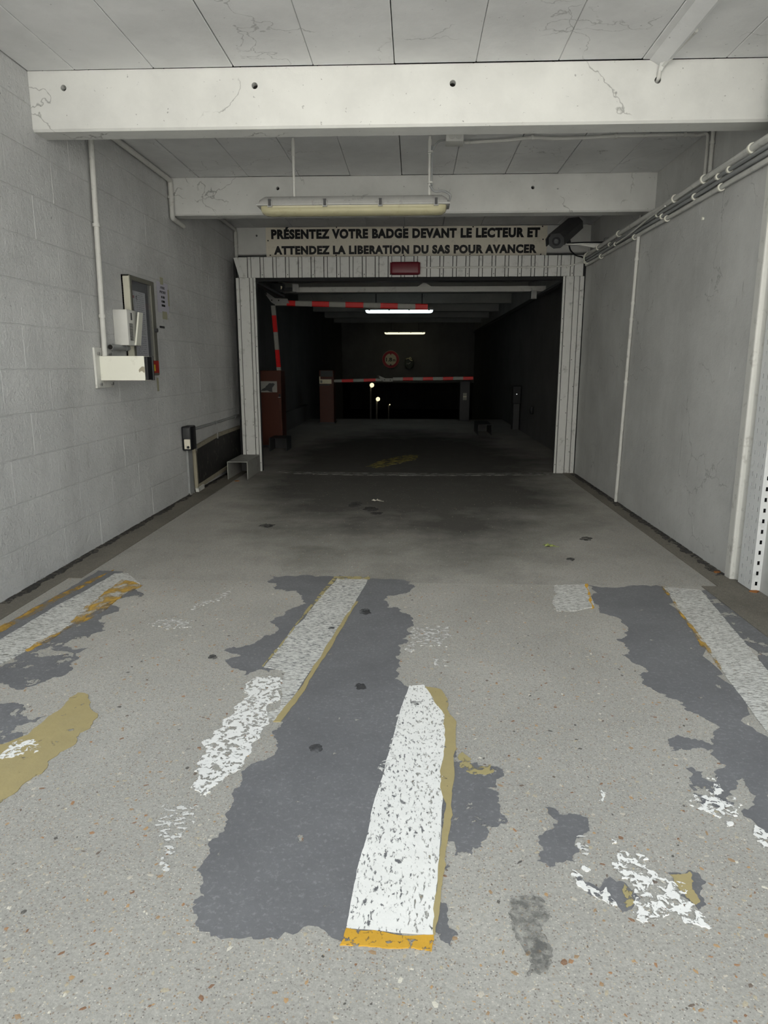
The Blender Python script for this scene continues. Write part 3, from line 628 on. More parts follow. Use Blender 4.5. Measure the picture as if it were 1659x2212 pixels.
floor_patch('paint_remnant', [(-10,1640),(20,1612),(52,1600),(78,1606),(74,1628),(40,1634),(10,1640)], 'p_white_rags', 0.0024, 0.2, 70, 'white flakes on the mustard band', group=RG)
floor_patch('paint_remnant', [(1236,1880),(1246,1884),(1266,1912),(1296,1932),(1310,1918),(1312,1928),(1325,1945),(1334,1958),(1322,1958),(1300,1944),(1262,1924),(1242,1898)], 'p_white_worn', 0.0022, 0.15, 71, 'white rim around the curved grey flake at lower right', group=RG)
floor_patch('paint_remnant', [(1258,1872),(1275,1862),(1284,1868),(1276,1880),(1262,1882)], 'p_white_worn', 0.0022, 0.2, 72, 'white scrap just below the isolated grey flake', group=RG)
floor_patch('paint_remnant', [(1252,1802),(1266,1806),(1272,1828),(1276,1842),(1258,1852),(1244,1866),(1242,1858),(1258,1840)], 'p_white_faint', 0.0022, 0.2, 73, 'pale rim on the right of the isolated grey flake', group=RG)
floor_patch('paint_remnant', [(858,1545),(868,1540),(846,1610),(830,1670),(826,1668),(842,1610)], 'p_white_faint', 0.0020, 0.12, 74, 'thin white ghost line left of the front white stripe', group=RG)
floor_patch('paint_remnant', [(1320,1812),(1330,1812),(1332,1822),(1322,1824)], 'p_white_worn', 0.0022, 0.15, 75, 'tiny white paint dot above the large rag', group=RG)
floor_patch('paint_remnant', [(990,1624),(1010,1634),(1024,1660),(1056,1652),(1062,1660),(1030,1672),(1008,1668),(1000,1645)], 'p_mustard_worn', 0.0014, 0.2, 76, 'yellowish flecks in the ragged grey patch by the front stripe', group=RG)
floor_patch('dark_smear', [(1105,1940),(1150,1930),(1188,1975),(1192,2060),(1180,2110),(1140,2110),(1125,2040),(1108,1990)], 'p_stain', 0.0012, 0.15, 77, 'soft dark smear on the concrete in the right foreground', 'stain')
floor_patch('dark_smear', [(1160,2030),(1182,2040),(1178,2085),(1146,2080)], 'p_stain', 0.0014, 0.15, 78, 'lower darker part of the smear in the right foreground', 'stain')
for j, (cx, cy, w, h_, lab) in enumerate([(788,1322,11,6,'black spot in the grey patch right of the upper middle stripe'), (778,1484,12,6,'round dark spot in the middle of the large grey patch'),
        (716,1358,8,3,'dark spot on the upper middle white stripe'), (898,1520,11,5,'dirty spot on the top of the front white stripe'), (682,1618,14,9,'faint dark spot low in the large grey patch'),
        (766,1092,14,4,'near left oil spot on the dark floor by the door'), (800,1100,16,5,'broad right oil spot on the dark floor by the door'), (770,1087,12,3,'farthest oil spot on the dark floor by the door'), (812,1109,13,3,'nearest oil spot on the dark floor by the door'),
        (577,1136,13,4,'single dark spot left on the garage floor'), (1266,1164,14,4,'dark spot near the right cement strip'), (1232,1208,9,3,'small dark spot farther left of the right cement strip'), (460,1420,10,5,'dark spot left of the upper middle stripe')]):
    ring = [(cx+w*math.cos(a), cy+h_*math.sin(a)) for a in (k*math.pi/4 for k in range(8))]
    floor_patch('floor_spot', ring, 'oil', 0.0023 if cy > 1250 else 0.0012, 0.24, 90+j, lab, 'stain', 'dark spots on the floor', levels=3)
floor_patch('threshold_line', [(600,1019),(700,1020),(780,1021),(960,1023),(1196,1021),(1196,1026),(960,1028),(780,1027),(640,1024)], 'p_stain_faint', 0.002, 0.03, 120, 'pale line across the floor under the garage door')
floor_patch('painted_band', [(790,1008),(830,992),(880,983),(905,983),(900,993),(860,1002),(815,1012)], 'p_yellow_dim', 0.002, 0.08, 121, 'dim yellow streak on the floor just inside the door')

M['grime'] = paint('crumbly_black_grime', (0.06,0.058,0.055), 0.66, 30, (1,1,1), 0.06)
for (xa, xb, ya, yb_, sd, lab) in ((XL-0.002, XL+0.045, 3.3, 8.4, 131, 'dark crumbly dirt line along the foot of the left wall'), (XR-0.05, XR+0.002, 3.95, 7.8, 132, 'dark crumbly dirt line along the foot of the right wall')):
    n_ = 60; inner = [(xb if xa < 0 else xa) + random.uniform(-0.018, 0.018) for _ in range(n_)]; outer = xa if xa < 0 else xb
    floor_patch('dirt_line', [(inner[k], ya+(yb_-ya)*k/(n_-1), 0) for k in range(n_)] + [(outer, yb_, 0), (outer, ya, 0)], 'grime', 0.0062, 0.12, sd, lab, 'stain', raw=True, levels=2)
# small litter
def leaf(px, py, m, lab, s=0.05, rot=0.3):
    p = onZ(px, py); out = []
    for k in range(14):
        a = rot + k*2*math.pi/14; r = s*(1.0 if k % 2 == 0 else 0.62)*(1.15 if k % 4 == 0 else 0.9)
        out.append((p.x+math.cos(a)*r, p.y+math.sin(a)*r*0.9, 0.002+0.006*(k % 3)))
    bm = bmesh.new(); c0 = bm.verts.new((p.x, p.y, 0.004)); vs = [bm.verts.new(q) for q in out]
    for i in range(14): bm.faces.new((c0, vs[i], vs[(i+1)%14]))
    g = bmesh.ops.extrude_face_region(bm, geom=bm.faces[:]); bmesh.ops.translate(bm, vec=(0,0,0.0012), verts=[v for v in g['geom'] if isinstance(v, bmesh.types.BMVert)])
    stem = T([(p.x, p.y, 0.005), (p.x+s*1.1, p.y-s*0.5, 0.004), (p.x+s*1.6, p.y-s*0.6, 0.003)], 0.0015, 5)
    r = thing('fallen_leaf', (p.x, p.y, 0), lab, 'leaf'); obj('blade', bm, m, r); obj('stem', stem, m, r)
leaf(812, 1082, 'leaf_pale', 'pale dry leaf beside the oil spots near the door', 0.045)
leaf(1186, 1180, 'leaf_green', 'yellow-green leaf on the right of the garage floor', 0.04, 0.9)
for (px, py, lab, m) in [(512,1040,'orange crumb of litter in front of the steel channel','brown_litter'), (1629,1280,'brown leaf crumb at the foot of the slotted tray','brown_litter'), (1548,1238,'brown leaf scrap on the right cement strip','brown_litter')]:
    p = onZ(px, py); pts = [(p.x+0.03*math.cos(k)*random.uniform(.5,1), p.y+0.02*math.sin(k)*random.uniform(.6,1), 0.004) for k in range(6)]
    obj('litter_scrap', prism(pts, (0.1,0,1), 0.006), m, label=lab, cat='litter')

# ================================================================== LEFT WALL
def clip_ring(bm, c, axis, r, w=0.012): cyl(bm, Vector(c)-Vector(axis)*w/2, axis, r, w, 12); return bm
# vertical conduit down to the reader box
cd = thing('conduit_pipe', (XL+0.02, 4.70, 1.27), 'white vertical conduit dropping to the cream reader box on the left wall', 'pipe')
zt = 2.70
obj('pipe', T([(XL+0.036, 4.755, zt), (XL+0.036, 4.70, 1.26)], 0.0175, 12), 'conduit', cd, smooth=True)
for py in (487, 683):
    p = onX(197 if py < 600 else 208, py, XL); obj('pipe_clip', clip_ring(bmesh.new(), (XL+0.036, 4.70+0.055*(p.z-1.26)/1.5, p.z), (0,0,1), 0.024, 0.02), 'conduit', cd, smooth=True)
# corner conduits
cd = thing('conduit_pipe', (XL+0.03, 6.2, 2.44), 'conduit along the left ceiling corner, bending down round the second beam', 'pipe')
obj('pipe', T(bend([(XL+0.03, 4.27, 2.735), (XL+0.03, 6.265, 2.735), (XL+0.03, 6.265, 2.435), (XL+0.03, 6.56, 2.425)], 0.03), 0.021, 10), 'conduit', cd, smooth=True)
obj('pipe_clip', clip_ring(bmesh.new(), (XL+0.03, 5.0, 2.735), (0,1,0), 0.027, 0.02), 'conduit', cd)
obj('pipe_clip', clip_ring(bmesh.new(), (XL+0.03, 6.265, 2.60), (0,0,1), 0.027, 0.02), 'conduit', cd)
cd = thing('conduit_pipe', (XL+0.03, 8.4, 2.34), 'short conduit in the left corner beside the lettered sign', 'pipe')
obj('pipe', T(bend([(XL+0.03, 6.5, 2.735), (XL+0.03, 8.46, 2.735), (XL+0.03, 8.46, 2.40), (XL+0.08, 8.3, 2.33)], 0.03), 0.02, 10), 'conduit', cd, smooth=True)
obj('pipe_clip', clip_ring(bmesh.new(), (XL+0.03, 8.46, 2.55), (0,0,1), 0.026, 0.02), 'conduit', cd)
# reader box on its arm
yb = 4.66
rb_ = thing('badge_reader', (-1.9, yb+0.08, 1.05), 'cream rectangular reader box with a black end, sticking out of the left wall', 'badge reader')
tl, brp = onY(213, 769, yb), onY(314, 822, yb)
bx = obj('housing', B(tl.x, brp.x, yb, yb+0.105, brp.z, tl.z, bev=0.003), 'cream_box', rb_)
ch = rag([Vector((brp.x-0.038, brp.z+0.072)), Vector((brp.x-0.003, brp.z+0.092)), Vector((brp.x-0.002, brp.z+0.05)), Vector((brp.x-0.036, brp.z+0.052))], 0.15, 2, 4)
obj('chipped_paint', prism([(p.x, yb-0.0005, p.y) for p in ch], (0,1,0), -0.001), 'rust_wood', bx)
obj('reader_window', B(brp.x, brp.x+0.02, yb+0.006, yb+0.10, brp.z+0.004, tl.z-0.004, bev=0.003), 'black', rb_)
obj('window_bezel', B(brp.x+0.008, brp.x+0.026, yb+0.088, yb+0.107, brp.z, tl.z, bev=0.002), 'dark_grey', rb_)
a, b = onX(200, 752, XL), onX(240, 838, XL)
pl = obj('wall_plate', B(XL+0.001, XL+0.016, 4.595, 4.86, 1.05, 1.315, bev=0.003), 'white_metal', rb_)
for (yy, zz) in ((4.64,1.275),(4.64,1.075),(4.82,1.275),(4.82,1.075)):
    obj('bolt', cyl(bmesh.new(), (XL+0.016, yy, zz), (1,0,0), 0.012, 0.012, 6), 'steel', pl)
sp = thing('conduit_pipe', (XL+0.03, 4.8, 1.30), 'short grey horizontal pipe stub above the reader box', 'pipe')
obj('pipe', T([(XL+0.035, 4.80, 1.322), (XL+0.035, 5.10, 1.322)], 0.02, 12), 'grey_pvc', sp, smooth=True)
obj('pipe_mouth', cyl(bmesh.new(), (XL+0.035, 4.7985, 1.322), (0,1,0), 0.0165, 0.004, 12), 'hole', sp)
obj('pipe_collar', clip_ring(bmesh.new(), (XL+0.035, 5.05, 1.322), (0,1,0), 0.023, 0.03), 'grey_pvc', sp, smooth=True)
# intercom
y0 = 4.955
i0, i1 = onY(252.5, 668, y0), onY(279, 746, y0)
ic = thing('intercom', ((i0.x+i1.x)/2, y0+0.1, i1.z), 'white wedge-shaped intercom with a slotted face mounted above the reader box', 'intercom')
obj('housing', B(XL+0.001, i1.x, y0, y0+0.185, i1.z, i0.z, bev=0.006), 'white_metal', ic, smooth=True)
fc = obj('front_panel', prism([(i1.x, y0+0.10, i1.z+0.004), (i1.x, y0+0.19, i1.z+0.004), (i1.x+0.030, y0+0.19, i0.z-0.012), (i1.x+0.030, y0+0.12, i0.z-0.012)], (0.012,0,0), 1.0), 'cream_box', ic)
for k in range(16):
    zz = i1.z + 0.035 + k*0.0075; t_ = (zz-i1.z)/(i0.z-i1.z)
    obj('grille_slot', B(i1.x+0.0005, i1.x+0.003, y0+0.03, y0+0.085, zz, zz+0.0038), 'black', ic)
obj('latch', B(i1.x+0.0005, i1.x+0.006, y0+0.06, y0+0.075, i0.z-0.07, i0.z-0.02), 'dark_grey', ic)
# notice case
NY0, NY1, NZ0, NZ1 = 5.15, 5.63, 1.12, 1.84
xf = XL+0.058
nc = thing('notice_case', (XL+0.03, (NY0+NY1)/2, NZ0), 'glazed aluminium notice case holding printed sheets on the left wall', 'notice case')
obj('back_panel', B(XL+0.001, XL+0.012, NY0, NY1, NZ0, NZ1), 'board_back', nc)
for nm, a_ in (('frame_side', (XL+0.001, xf, NY0, NY0+0.012, NZ0, NZ1)), ('frame_side', (XL+0.001, xf, NY1-0.012, NY1, NZ0, NZ1)), ('frame_top', (XL+0.001, xf, NY0, NY1, NZ1-0.012, NZ1)), ('frame_bottom', (XL+0.001, xf, NY0, NY1, NZ0, NZ0+0.012))):
    obj(nm, B(*a_, bev=0.002), 'beige_alu' if nm == 'frame_side' and a_[2] == NY0 else 'alu', nc)
gdoor = obj('door_frame', B(xf-0.012, xf+0.006, NY0+0.004, NY0+0.035, NZ0+0.004, NZ1-0.004), 'alu', nc)
for a_ in ((NY1-0.075, NY1-0.004, NZ0+0.004, NZ1-0.004), (NY0+0.035, NY1-0.075, NZ1-0.035, NZ1-0.004), (NY0+0.035, NY1-0.075, NZ0+0.004, NZ0+0.035)):
    obj('frame_bar', B(xf-0.012, xf+0.006, *a_, bev=0.002), 'alu', gdoor)
obj('pane', B(xf-0.004, xf-0.001, NY0+0.035, NY1-0.075, NZ0+0.035, NZ1-0.035), 'glass', gdoor)
obj('lock', cyl(bmesh.new(), (xf+0.006, NY1-0.04, 1.47), (1,0,0), 0.016, 0.02, 14), 'dark_grey', gdoor, smooth=True)
xs_ = XL+0.016
shs = [((NY0+0.02, NY0+0.175, 1.36, 1.745), 'print_a', 'printed sheet with a red header band, top left in the notice case'), ((NY0+0.185, NY1-0.085, 1.36, 1.745), 'print_b', 'printed sheet with a small logo mark, top right in the notice case'),
       ((NY0+0.14, NY1-0.09, 1.135, 1.425), 'print_c', 'lower printed sheet overlapping the others in the notice case')]
for (a_, m, lab) in shs:
    o = obj('notice_sheet', B(xs_, xs_+0.0015 if m != 'print_c' else xs_+0.004, a_[0], a_[1], a_[2], a_[3]), m, label=lab, cat='paper', group='sheets in the notice case')
    if m == 'print_b':
        obj('logo_mark', prism([(xs_+0.0016, a_[0]+0.02, 1.71), (xs_+0.0016, a_[0]+0.05, 1.715), (xs_+0.0016, a_[0]+0.035, 1.70), (xs_+0.0016, a_[0]+0.05, 1.68), (xs_+0.0016, a_[0]+0.03, 1.69), (xs_+0.0016, a_[0]+0.025, 1.67)], (1,0,0), 0.0004), 'ink', o)
stk = obj('sticker', B(xf+0.0065, xf+0.008, NY1-0.17, NY1-0.012, NZ0+0.02, NZ0+0.115), 'sticker_red', label='red and yellow sticker on the lower corner of the notice case', cat='sticker')
obj('print', B(xf+0.008, xf+0.0085, NY1-0.16, NY1-0.09, NZ0+0.035, NZ0+0.085), 'sticker_yellow', stk)
# for-sale sheet taped to the wall
fy0, fy1, fz0, fz1 = 5.855, 6.115, 1.665, 1.870
fs = obj('for_sale_sheet', B(XL+0.002, XL+0.0035, fy0, fy1, fz0-0.035, fz1+0.005), 'paper', label='white for-sale sheet taped to the left wall beside the notice case', cat='paper')
def wall_text(s, yc, zc, w, h_, parent, m='ink'):
    bm = text_mesh(s, w, h_, 0.012, 0.0008); turn(bm, math.pi/2, 'Z'); shift(bm, (XL+0.0036, yc-w/2, zc-h_/2)); obj('lettering', bm, m, parent)
wall_text('A VENDRE', 5.985, 1.832, 0.105, 0.022, fs); wall_text('APPARTEMENT', 5.985, 1.797, 0.150, 0.022, fs)
for (zc, w, segs) in ((1.757, 0.08, ((0,.3),(.45,1))), (1.722, 0.078, ((0,.18),(.25,1))), (1.690, 0.084, ((0,1),))):
    for (s0, s1) in segs:
        obj('smudged_line', B(XL+0.0035, XL+0.0041, 5.985-w/2+w*s0, 5.985-w/2+w*s1, zc-0.009, zc+0.009), 'ink', fs)
for (a_, ) in (((5.94,6.01,fz1-0.012,fz1+0.045),), ((5.95,6.06,fz0-0.085,fz0-0.022),), ((fy1-0.012,fy1+0.022,fz0+0.03,fz1-0.04),)):
    obj('tape', B(XL+0.0036, XL+0.0046, *a_), 'tape', fs)
obj('old_tape', B(XL+0.002, XL+0.003, 5.72, 5.76, 0.99, 1.10), 'tape', label='torn strip of old tape below the notice case', cat='tape')
mk = onX(350, 707, XL)
obj('wall_plug_slot', B(XL+0.001, XL+0.006, mk.y-0.06, mk.y+0.05, mk.z-0.008, mk.z+0.010, bev=0.002), 'dark_grey', label='small dark slot plate on the left wall below the for-sale sheet', cat='plate')
# dark reader low on the wall
lr = thing('key_switch', (XL+0.03, 6.37, 0.43), 'dark box with a pale plate and round button low on the left wall', 'switch box')
obj('housing', B(XL+0.001, XL+0.088, 6.245, 6.41, 0.435, 0.655, bev=0.012), 'black', lr, smooth=True)
obj('cover', B(XL+0.018, XL+0.084, 6.233, 6.25, 0.545, 0.643, bev=0.006), 'dark_grey', lr, smooth=True)
kp = obj('plate', B(XL+0.026, XL+0.080, 6.235, 6.25, 0.450, 0.540, bev=0.003), 'sign_ivory', lr)
obj('button', cyl(bmesh.new(), (XL+0.062, 6.235, 0.468), (0,-1,0), 0.012, 0.006, 14), 'black', kp, smooth=True)
tr = thing('trunking', (XL+0.02, 6.41, 0), 'grey cable trunking running down from the dark switch box to the floor', 'trunking')
obj('cover', B(XL+0.001, XL+0.022, 6.345, 6.47, 0.003, 0.434, bev=0.003), 'grey_pvc', tr)
obj('base_end', B(XL+0.001, XL+0.026, 6.345, 6.47, 0.003, 0.02), 'guard', tr)
cd = thing('conduit_pipe', (XL+0.02, 7.4, 0.55), 'thin conduit running from the dark switch box to the door post', 'pipe')
obj('pipe', T([(XL+0.02, 6.40, 0.605), (XL+0.02, 7.4, 0.607), (XL+0.02, 8.3, 0.612)], 0.013, 10), 'grey_pvc', cd, smooth=True)
for yy in (6.56, 7.3, 8.1): obj('pipe_clip', clip_ring(bmesh.new(), (XL+0.02, yy, 0.606), (0,1,0), 0.019, 0.02), 'grey_pvc', cd)
# black panel in battens
bp = thing('wall_panel', (XL+0.03, 7.4, 0.03), 'scuffed black sheet panel held by pale battens low on the left wall', 'panel')
zt0, zt1, zb0, zb1 = 0.425, 0.475, 0.045, 0.10
PY0, PY1 = 6.53, 8.36
obj('sheet', prism([(XL+0.012, PY0, zb0), (XL+0.012, PY1, zb1), (XL+0.012, PY1, zt1), (XL+0.012, 7.3, zt0+0.03), (XL+0.012, PY0, zt0-0.01)], (1,0,0), 0.014), 'board_black', bp)
def batten(p, q, w, x0=0.008, x1=0.034):
    (ya, za), (yb_, zb_) = p, q
    d = Vector((0, yb_-ya, zb_-za)).normalized(); n = Vector((0, -d.z, d.y))*w/2
    c = [Vector((XL+x0, ya, za))-n, Vector((XL+x0, yb_, zb_))-n, Vector((XL+x0, yb_, zb_))+n, Vector((XL+x0, ya, za))+n]
    return prism(c, (1,0,0), x1-x0)
obj('top_batten', batten((PY0, zt0), (7.3, zt0+0.045), 0.035), 'rust_wood', bp); obj('top_batten', batten((7.3, zt0+0.045), (PY1, zt1), 0.035), 'rust_wood', bp)
obj('bottom_batten', batten((PY0, zb0), (7.3, zb0+0.025), 0.04), 'rust_wood', bp); obj('bottom_batten', batten((7.3, zb0+0.025), (PY1, zb1), 0.04), 'rust_wood', bp)
obj('end_batten', batten((PY0+0.01, 0.06), (PY0-0.01, zt0+0.02), 0.03, 0.008, 0.04), 'rust_wood', bp)
obj('bent_corner', prism([(XL+0.02, PY0-0.02, 0.005), (XL+0.02, PY0+0.17, 0.008), (XL+0.02, PY0+0.17, 0.05), (XL+0.02, PY0-0.02, 0.04)], (0.03,0,0), 1.0), 'white_metal', bp)
for yy, zz in ((PY0+0.02, zt0), (7.3, zt0+0.045), (PY1-0.04, zt1)): obj('bracket', B(XL+0.03, XL+0.04, yy-0.012, yy+0.012, zz-0.03, zz+0.035), 'steel', bp)

# steel channel guards on the floor
def guard(name_lab, x0, x1, y0, y1, hgt, mat='guard'):
    g = thing('steel_channel', ((x0+x1)/2, y0, 0), name_lab, 'guard', 'steel channels guarding the posts')
    t_ = 0.008
    obj('top_plate', B(x0, x1, y0, y1, hgt-t_, hgt, bev=0.002), mat, g)
    obj('side_plate', B(x0, x0+t_, y0, y1, 0.0045, hgt-t_), mat, g); obj('side_plate', B(x1-t_, x1, y0, y1, 0.0045, hgt-t_), mat, g)
    obj('back_plate', B(x0+t_, x1-t_, y1-t_, y1, 0.0045, hgt-t_), 'dark_grey', g)
gl, gr = onZ(496, 1035), onZ(536, 1038)
guard('open grey steel channel at the foot of the left door post', -1.985, -1.765, 7.27, YD-0.012, 0.195)
guard('darker steel channel on the floor in front of the first orange cabinet', -2.045, -1.80, 9.75, 10.15, 0.19, 'dark_grey')
guard('shadowy steel channel on the floor on the right inside the garage', 1.12, 1.36, 12.2, 13.0, 0.19, 'dark_grey')

# ================================================================== CEILING FITTINGS
# unlit tube light on two rods
YT = 5.29
def tube_light(y, x0, x1, zc, lit, lab, rods, grp='tube lights hanging from the ceiling'):
    r = thing('tube_light', ((x0+x1)/2, y, zc-0.06), lab, 'light', grp)
    def ring(xx, s, prof): return [(xx, y+p[0]*s[0], zc+p[1]*s[1]) for p in prof]
    up = [(-0.085,0.0),(-0.085,0.012),(-0.062,0.052),(-0.045,0.058),(0.045,0.058),(0.062,0.052),(0.085,0.012),(0.085,0.0)]
    st = [(x0,(0.75,0.12)),(x0+0.012,(0.95,0.62)),(x0+0.05,(1,1)),(x1-0.05,(1,1)),(x1-0.012,(0.95,0.62)),(x1,(0.75,0.12))]
    obj('body', loft(bmesh.new(), [ring(a, s, up) for a, s in st]), 'fixture', r, smooth=True)
    obj('rim', B(x0-0.008, x1+0.008, y-0.092, y+0.092, zc-0.009, zc+0.006, bev=0.004), 'fixture', r, smooth=True)
    lo = [(0.078*math.cos(a), -0.058*math.sin(a)**0.75 if math.sin(a) > 1e-6 else 0.0) for a in (math.pi*k/10 for k in range(11))]
    st2 = [(x0+0.012,(0.45,0.35)),(x0+0.022,(0.8,0.72)),(x0+0.05,(0.97,0.95)),(x0+0.09,(1,1)),(x1-0.09,(1,1)),(x1-0.05,(0.97,0.95)),(x1-0.022,(0.8,0.72)),(x1-0.012,(0.45,0.35))]
    obj('diffuser', loft(bmesh.new(), [[(xx, yy, zz-0.008) for xx, yy, zz in ring(a, s, lo)] for a, s in st2]), lit or 'tube_clear', r, smooth=True)
    if not lit:
        for dy in (-0.032, 0.032): obj('tube', T([(x0+0.075, y+dy, zc-0.032), (x1-0.075, y+dy, zc-0.032)], 0.013, 12), 'tube_white', r, smooth=True)
        for xx in (x0+0.06, x1-0.075): obj('tube_holder', B(xx, xx+0.015, y-0.055, y+0.055, zc-0.05, zc-0.010), 'fixture', r)
    n = 4
    for k in range(n):
        xx = x0 + 0.09 + (x1-x0-0.18)*k/(n-1)
        c = obj('clip', B(xx-0.016, xx+0.016, y-0.098, y-0.084, zc-0.02, zc+0.022, bev=0.002), 'fixture', r)
        if not lit: obj('clip_lever', B(xx-0.010, xx+0.010, y-0.102, y-0.096, zc-0.014, zc+0.03), 'dark_grey', c)
    for xr in rods:
        rd = obj('hanging_rod', T([(xr, y, zc+0.05), (xr, y, ZC-0.004)], 0.010, 10), 'conduit' if not lit else 'dark_grey', r, smooth=True)
        if not lit:
            obj('rod_sleeve', T([(xr, y, ZC-0.12), (xr, y, ZC-0.02)], 0.014, 10), 'conduit', rd, smooth=True)
    return r
fx = tube_light(YT, -1.118, 0.232, 2.312, None, 'unlit yellowed tube light hanging on two rods before the second beam', (-0.868, 0.095))
obj('flex_cable', T(bend([(0.10, YT-0.015, 2.44), (0.13, YT-0.02, 2.395), (0.20, YT-0.02, 2.405), (0.25, YT-0.01, 2.375), (0.235, YT, 2.335)], 0.05), 0.008, 8), 'grey_pvc', fx, smooth=True)
obj('rod_cable', T([(0.112, YT-0.012, 2.44), (0.110, YT-0.012, 2.70)], 0.007, 8), 'grey_pvc', fx, smooth=True)
for zz in (2.46, 2.66): obj('cable_tie', clip_ring(bmesh.new(), (0.101, YT-0.006, zz), (0,0,1), 0.021, 0.012), 'conduit', fx)
tube_light(14.1, -0.975, 0.365, 2.262, 'tube_cool', 'bright cool-white lit tube light, the nearer one inside the garage', (-0.76, 0.14))
tube_light(22.9, -0.97, 0.345, 2.232, 'tube_warm', 'farther lit tube light with a yellowish glow', (-0.75, 0.13))
# junction box and cable over the ceiling behind the first beam
jb = thing('junction_box', (0.26, 5.22, 2.69), 'small white junction box with two round knockouts on the ceiling behind the front beam', 'junction box')
q0, q1 = onZ(962, 312, 2.70), onZ(1000, 312, 2.70)
obj('box', B(q0.x, q1.x, 5.17, 5.30, 2.695, ZC-0.004, bev=0.006), 'white_metal', jb, smooth=True)
for xx in (q0.x*0.67+q1.x*0.33, q0.x*0.28+q1.x*0.72): obj('knockout', cyl(bmesh.new(), (xx, 5.1705, 2.731), (0,-1,0), 0.022, 0.004, 16), 'conduit', jb, smooth=True)
cc = thing('conduit_pipe', (1.2, 5.2, 2.72), 'white cable sagging along the ceiling from the junction box to the right wall', 'pipe')
pth = [onZ(*p, 2.742) for p in ((1000,309),(1045,306),(1100,303),(1150,297),(1200,300),(1260,298),(1330,294),(1420,292),(1480,291),(1510,293))]
pth = [Vector((p.x, p.y, 2.742)) for p in pth]
yx = onX(1527, 330, XRU-0.02).y
obj('pipe', T(bend([(q1.x-0.004, 5.26, 2.73)] + pth + [(XRU-0.022, yx, 2.742), (XRU-0.022, yx, 2.33)], 0.05, 4), 0.011, 8), 'conduit', cc, smooth=True)
for p in (pth[3], pth[6], pth[8]): obj('cable_clip', clip_ring(bmesh.new(), p, (1,0,0), 0.017, 0.015), 'conduit', cc)
cj = thing('conduit_pipe', (0.13, 5.25, 2.66), 'short cable from the junction box to the right rod of the unlit tube light', 'pipe')
obj('pipe', T(bend([(q0.x+0.004, 5.26, 2.73), (q0.x-0.05, 5.27, 2.725), (0.112, 5.278, 2.67), (0.111, 5.278, 2.60)], 0.04), 0.007, 8), 'grey_pvc', cj, smooth=True)
# cable into the front beam
cb_ = thing('conduit_pipe', (1.27, 4.08, 2.66), 'cable coming down the front beam into a dark hole', 'pipe')
p = onY(1421, 173, 4.1)
obj('pipe', T(bend([(p.x+0.055, 3.75, 2.752), (p.x+0.03, 4.0, 2.745), (p.x+0.012, 4.085, 2.735), (p.x, 4.088, 2.70), (p.x, 4.088, p.z+0.006), (p.x, 4.125, p.z-0.002)], 0.03), 0.0095, 8), 'conduit', cb_, smooth=True)
obj('plaster_blob', T([(p.x+0.03, 4.02, 2.75), (p.x+0.014, 4.083, 2.735), (p.x+0.004, 4.088, 2.705)], [0.02,0.019,0.012], 8), 'beam', cb_, smooth=True)

# ================================================================== RIGHT WALL
def run(pts, r, lab, clips=(), m='conduit', n=9):
    P = bend(pts, 0.06, 3); c = P[len(P)//2]
    t_ = thing('conduit_pipe', c, lab, 'pipe', 'cables along the right wall')
    obj('pipe', T(P, r, n), m, t_, smooth=True)
    for yy in clips:
        for a_, b_ in zip(P, P[1:]):
            if min(a_.y, b_.y) <= yy <= max(a_.y, b_.y) and abs(a_.y-b_.y) > 1e-5:
                q = a_.lerp(b_, (yy-a_.y)/(b_.y-a_.y)); obj('cable_clip', clip_ring(bmesh.new(), q, (0,1,0), r+0.008, 0.016), 'cream_box', t_, smooth=True); break
    return t_
X0 = XR-0.002
run([(X0-0.026, 2.14, 2.337), (X0-0.026, 4.6, 2.337), (X0-0.024, 5.4, 2.330), (X0-0.024, 6.6, 2.337), (X0-0.024, 7.80, 2.330)], 0.020, 'thickest top pipe of the cable run along the right wall', (4.12, 4.75, 5.25, 6.6, 7.3))
run([(X0-0.02, 2.14, 2.297), (X0-0.02, 4.4, 2.302), (X0-0.02, 5.2, 2.294), (X0-0.022, 5.6, 2.296), (X0-0.02, 6.3, 2.294), (X0-0.02, 7.80, 2.296)], 0.012, 'thin cable just below the top pipe on the right wall', (4.4, 4.55, 5.6, 6.9), 'grey_pvc')
run([(X0-0.02, 2.14, 2.266), (X0-0.02, 4.5, 2.268), (X0-0.02, 5.6, 2.264), (X0-0.02, 6.6, 2.267), (X0-0.018, 7.80, 2.269)], 0.013, 'middle straight pipe of the cable run on the right wall', (4.9, 5.5, 6.7), 'grey_pvc')
run([(X0-0.018, 2.14, 2.226), (X0-0.018, 4.5, 2.230), (X0-0.018, 6.0, 2.232), (X0-0.018, 6.8, 2.234), (X0-0.018, 7.80, 2.237)], 0.015, 'lowest pipe of the cable run on the right wall', (4.5, 5.4, 6.15, 7.2))
run([(X0-0.055, 5.35, 2.305), (X0-0.055, 5.7, 2.292), (X0-0.050, 6.2, 2.262), (X0-0.042, 6.6, 2.258)], 0.007, 'loose thin cable crossing the cable run on the right wall', (), 'conduit')
vx = XR-0.017
t_ = thing('conduit_pipe', (vx, 6.2, 0), 'slim vertical conduit running down the right wall to the floor', 'pipe')
pa, pb = onX(1380, 505, vx), onX(1330, 1080, vx)
obj('pipe', T([(vx, pa.y, 2.235), (vx, pb.y, 0.008)], 0.0145, 10), 'conduit', t_, smooth=True)
for py in (560, 655, 690, 825, 1004):
    px = 1380 + (py-505)/575*(-50); q = onX(px, py, vx); obj('pipe_clip', clip_ring(bmesh.new(), q, (0,0,1), 0.019, 0.022), 'conduit', t_, smooth=True)
yy2 = onX(1537, 330, XRU-0.016).y
t_ = thing('conduit_pipe', (XRU-0.016, yy2, 2.33), 'short vertical pipe on the upper right wall behind the front beam', 'pipe')
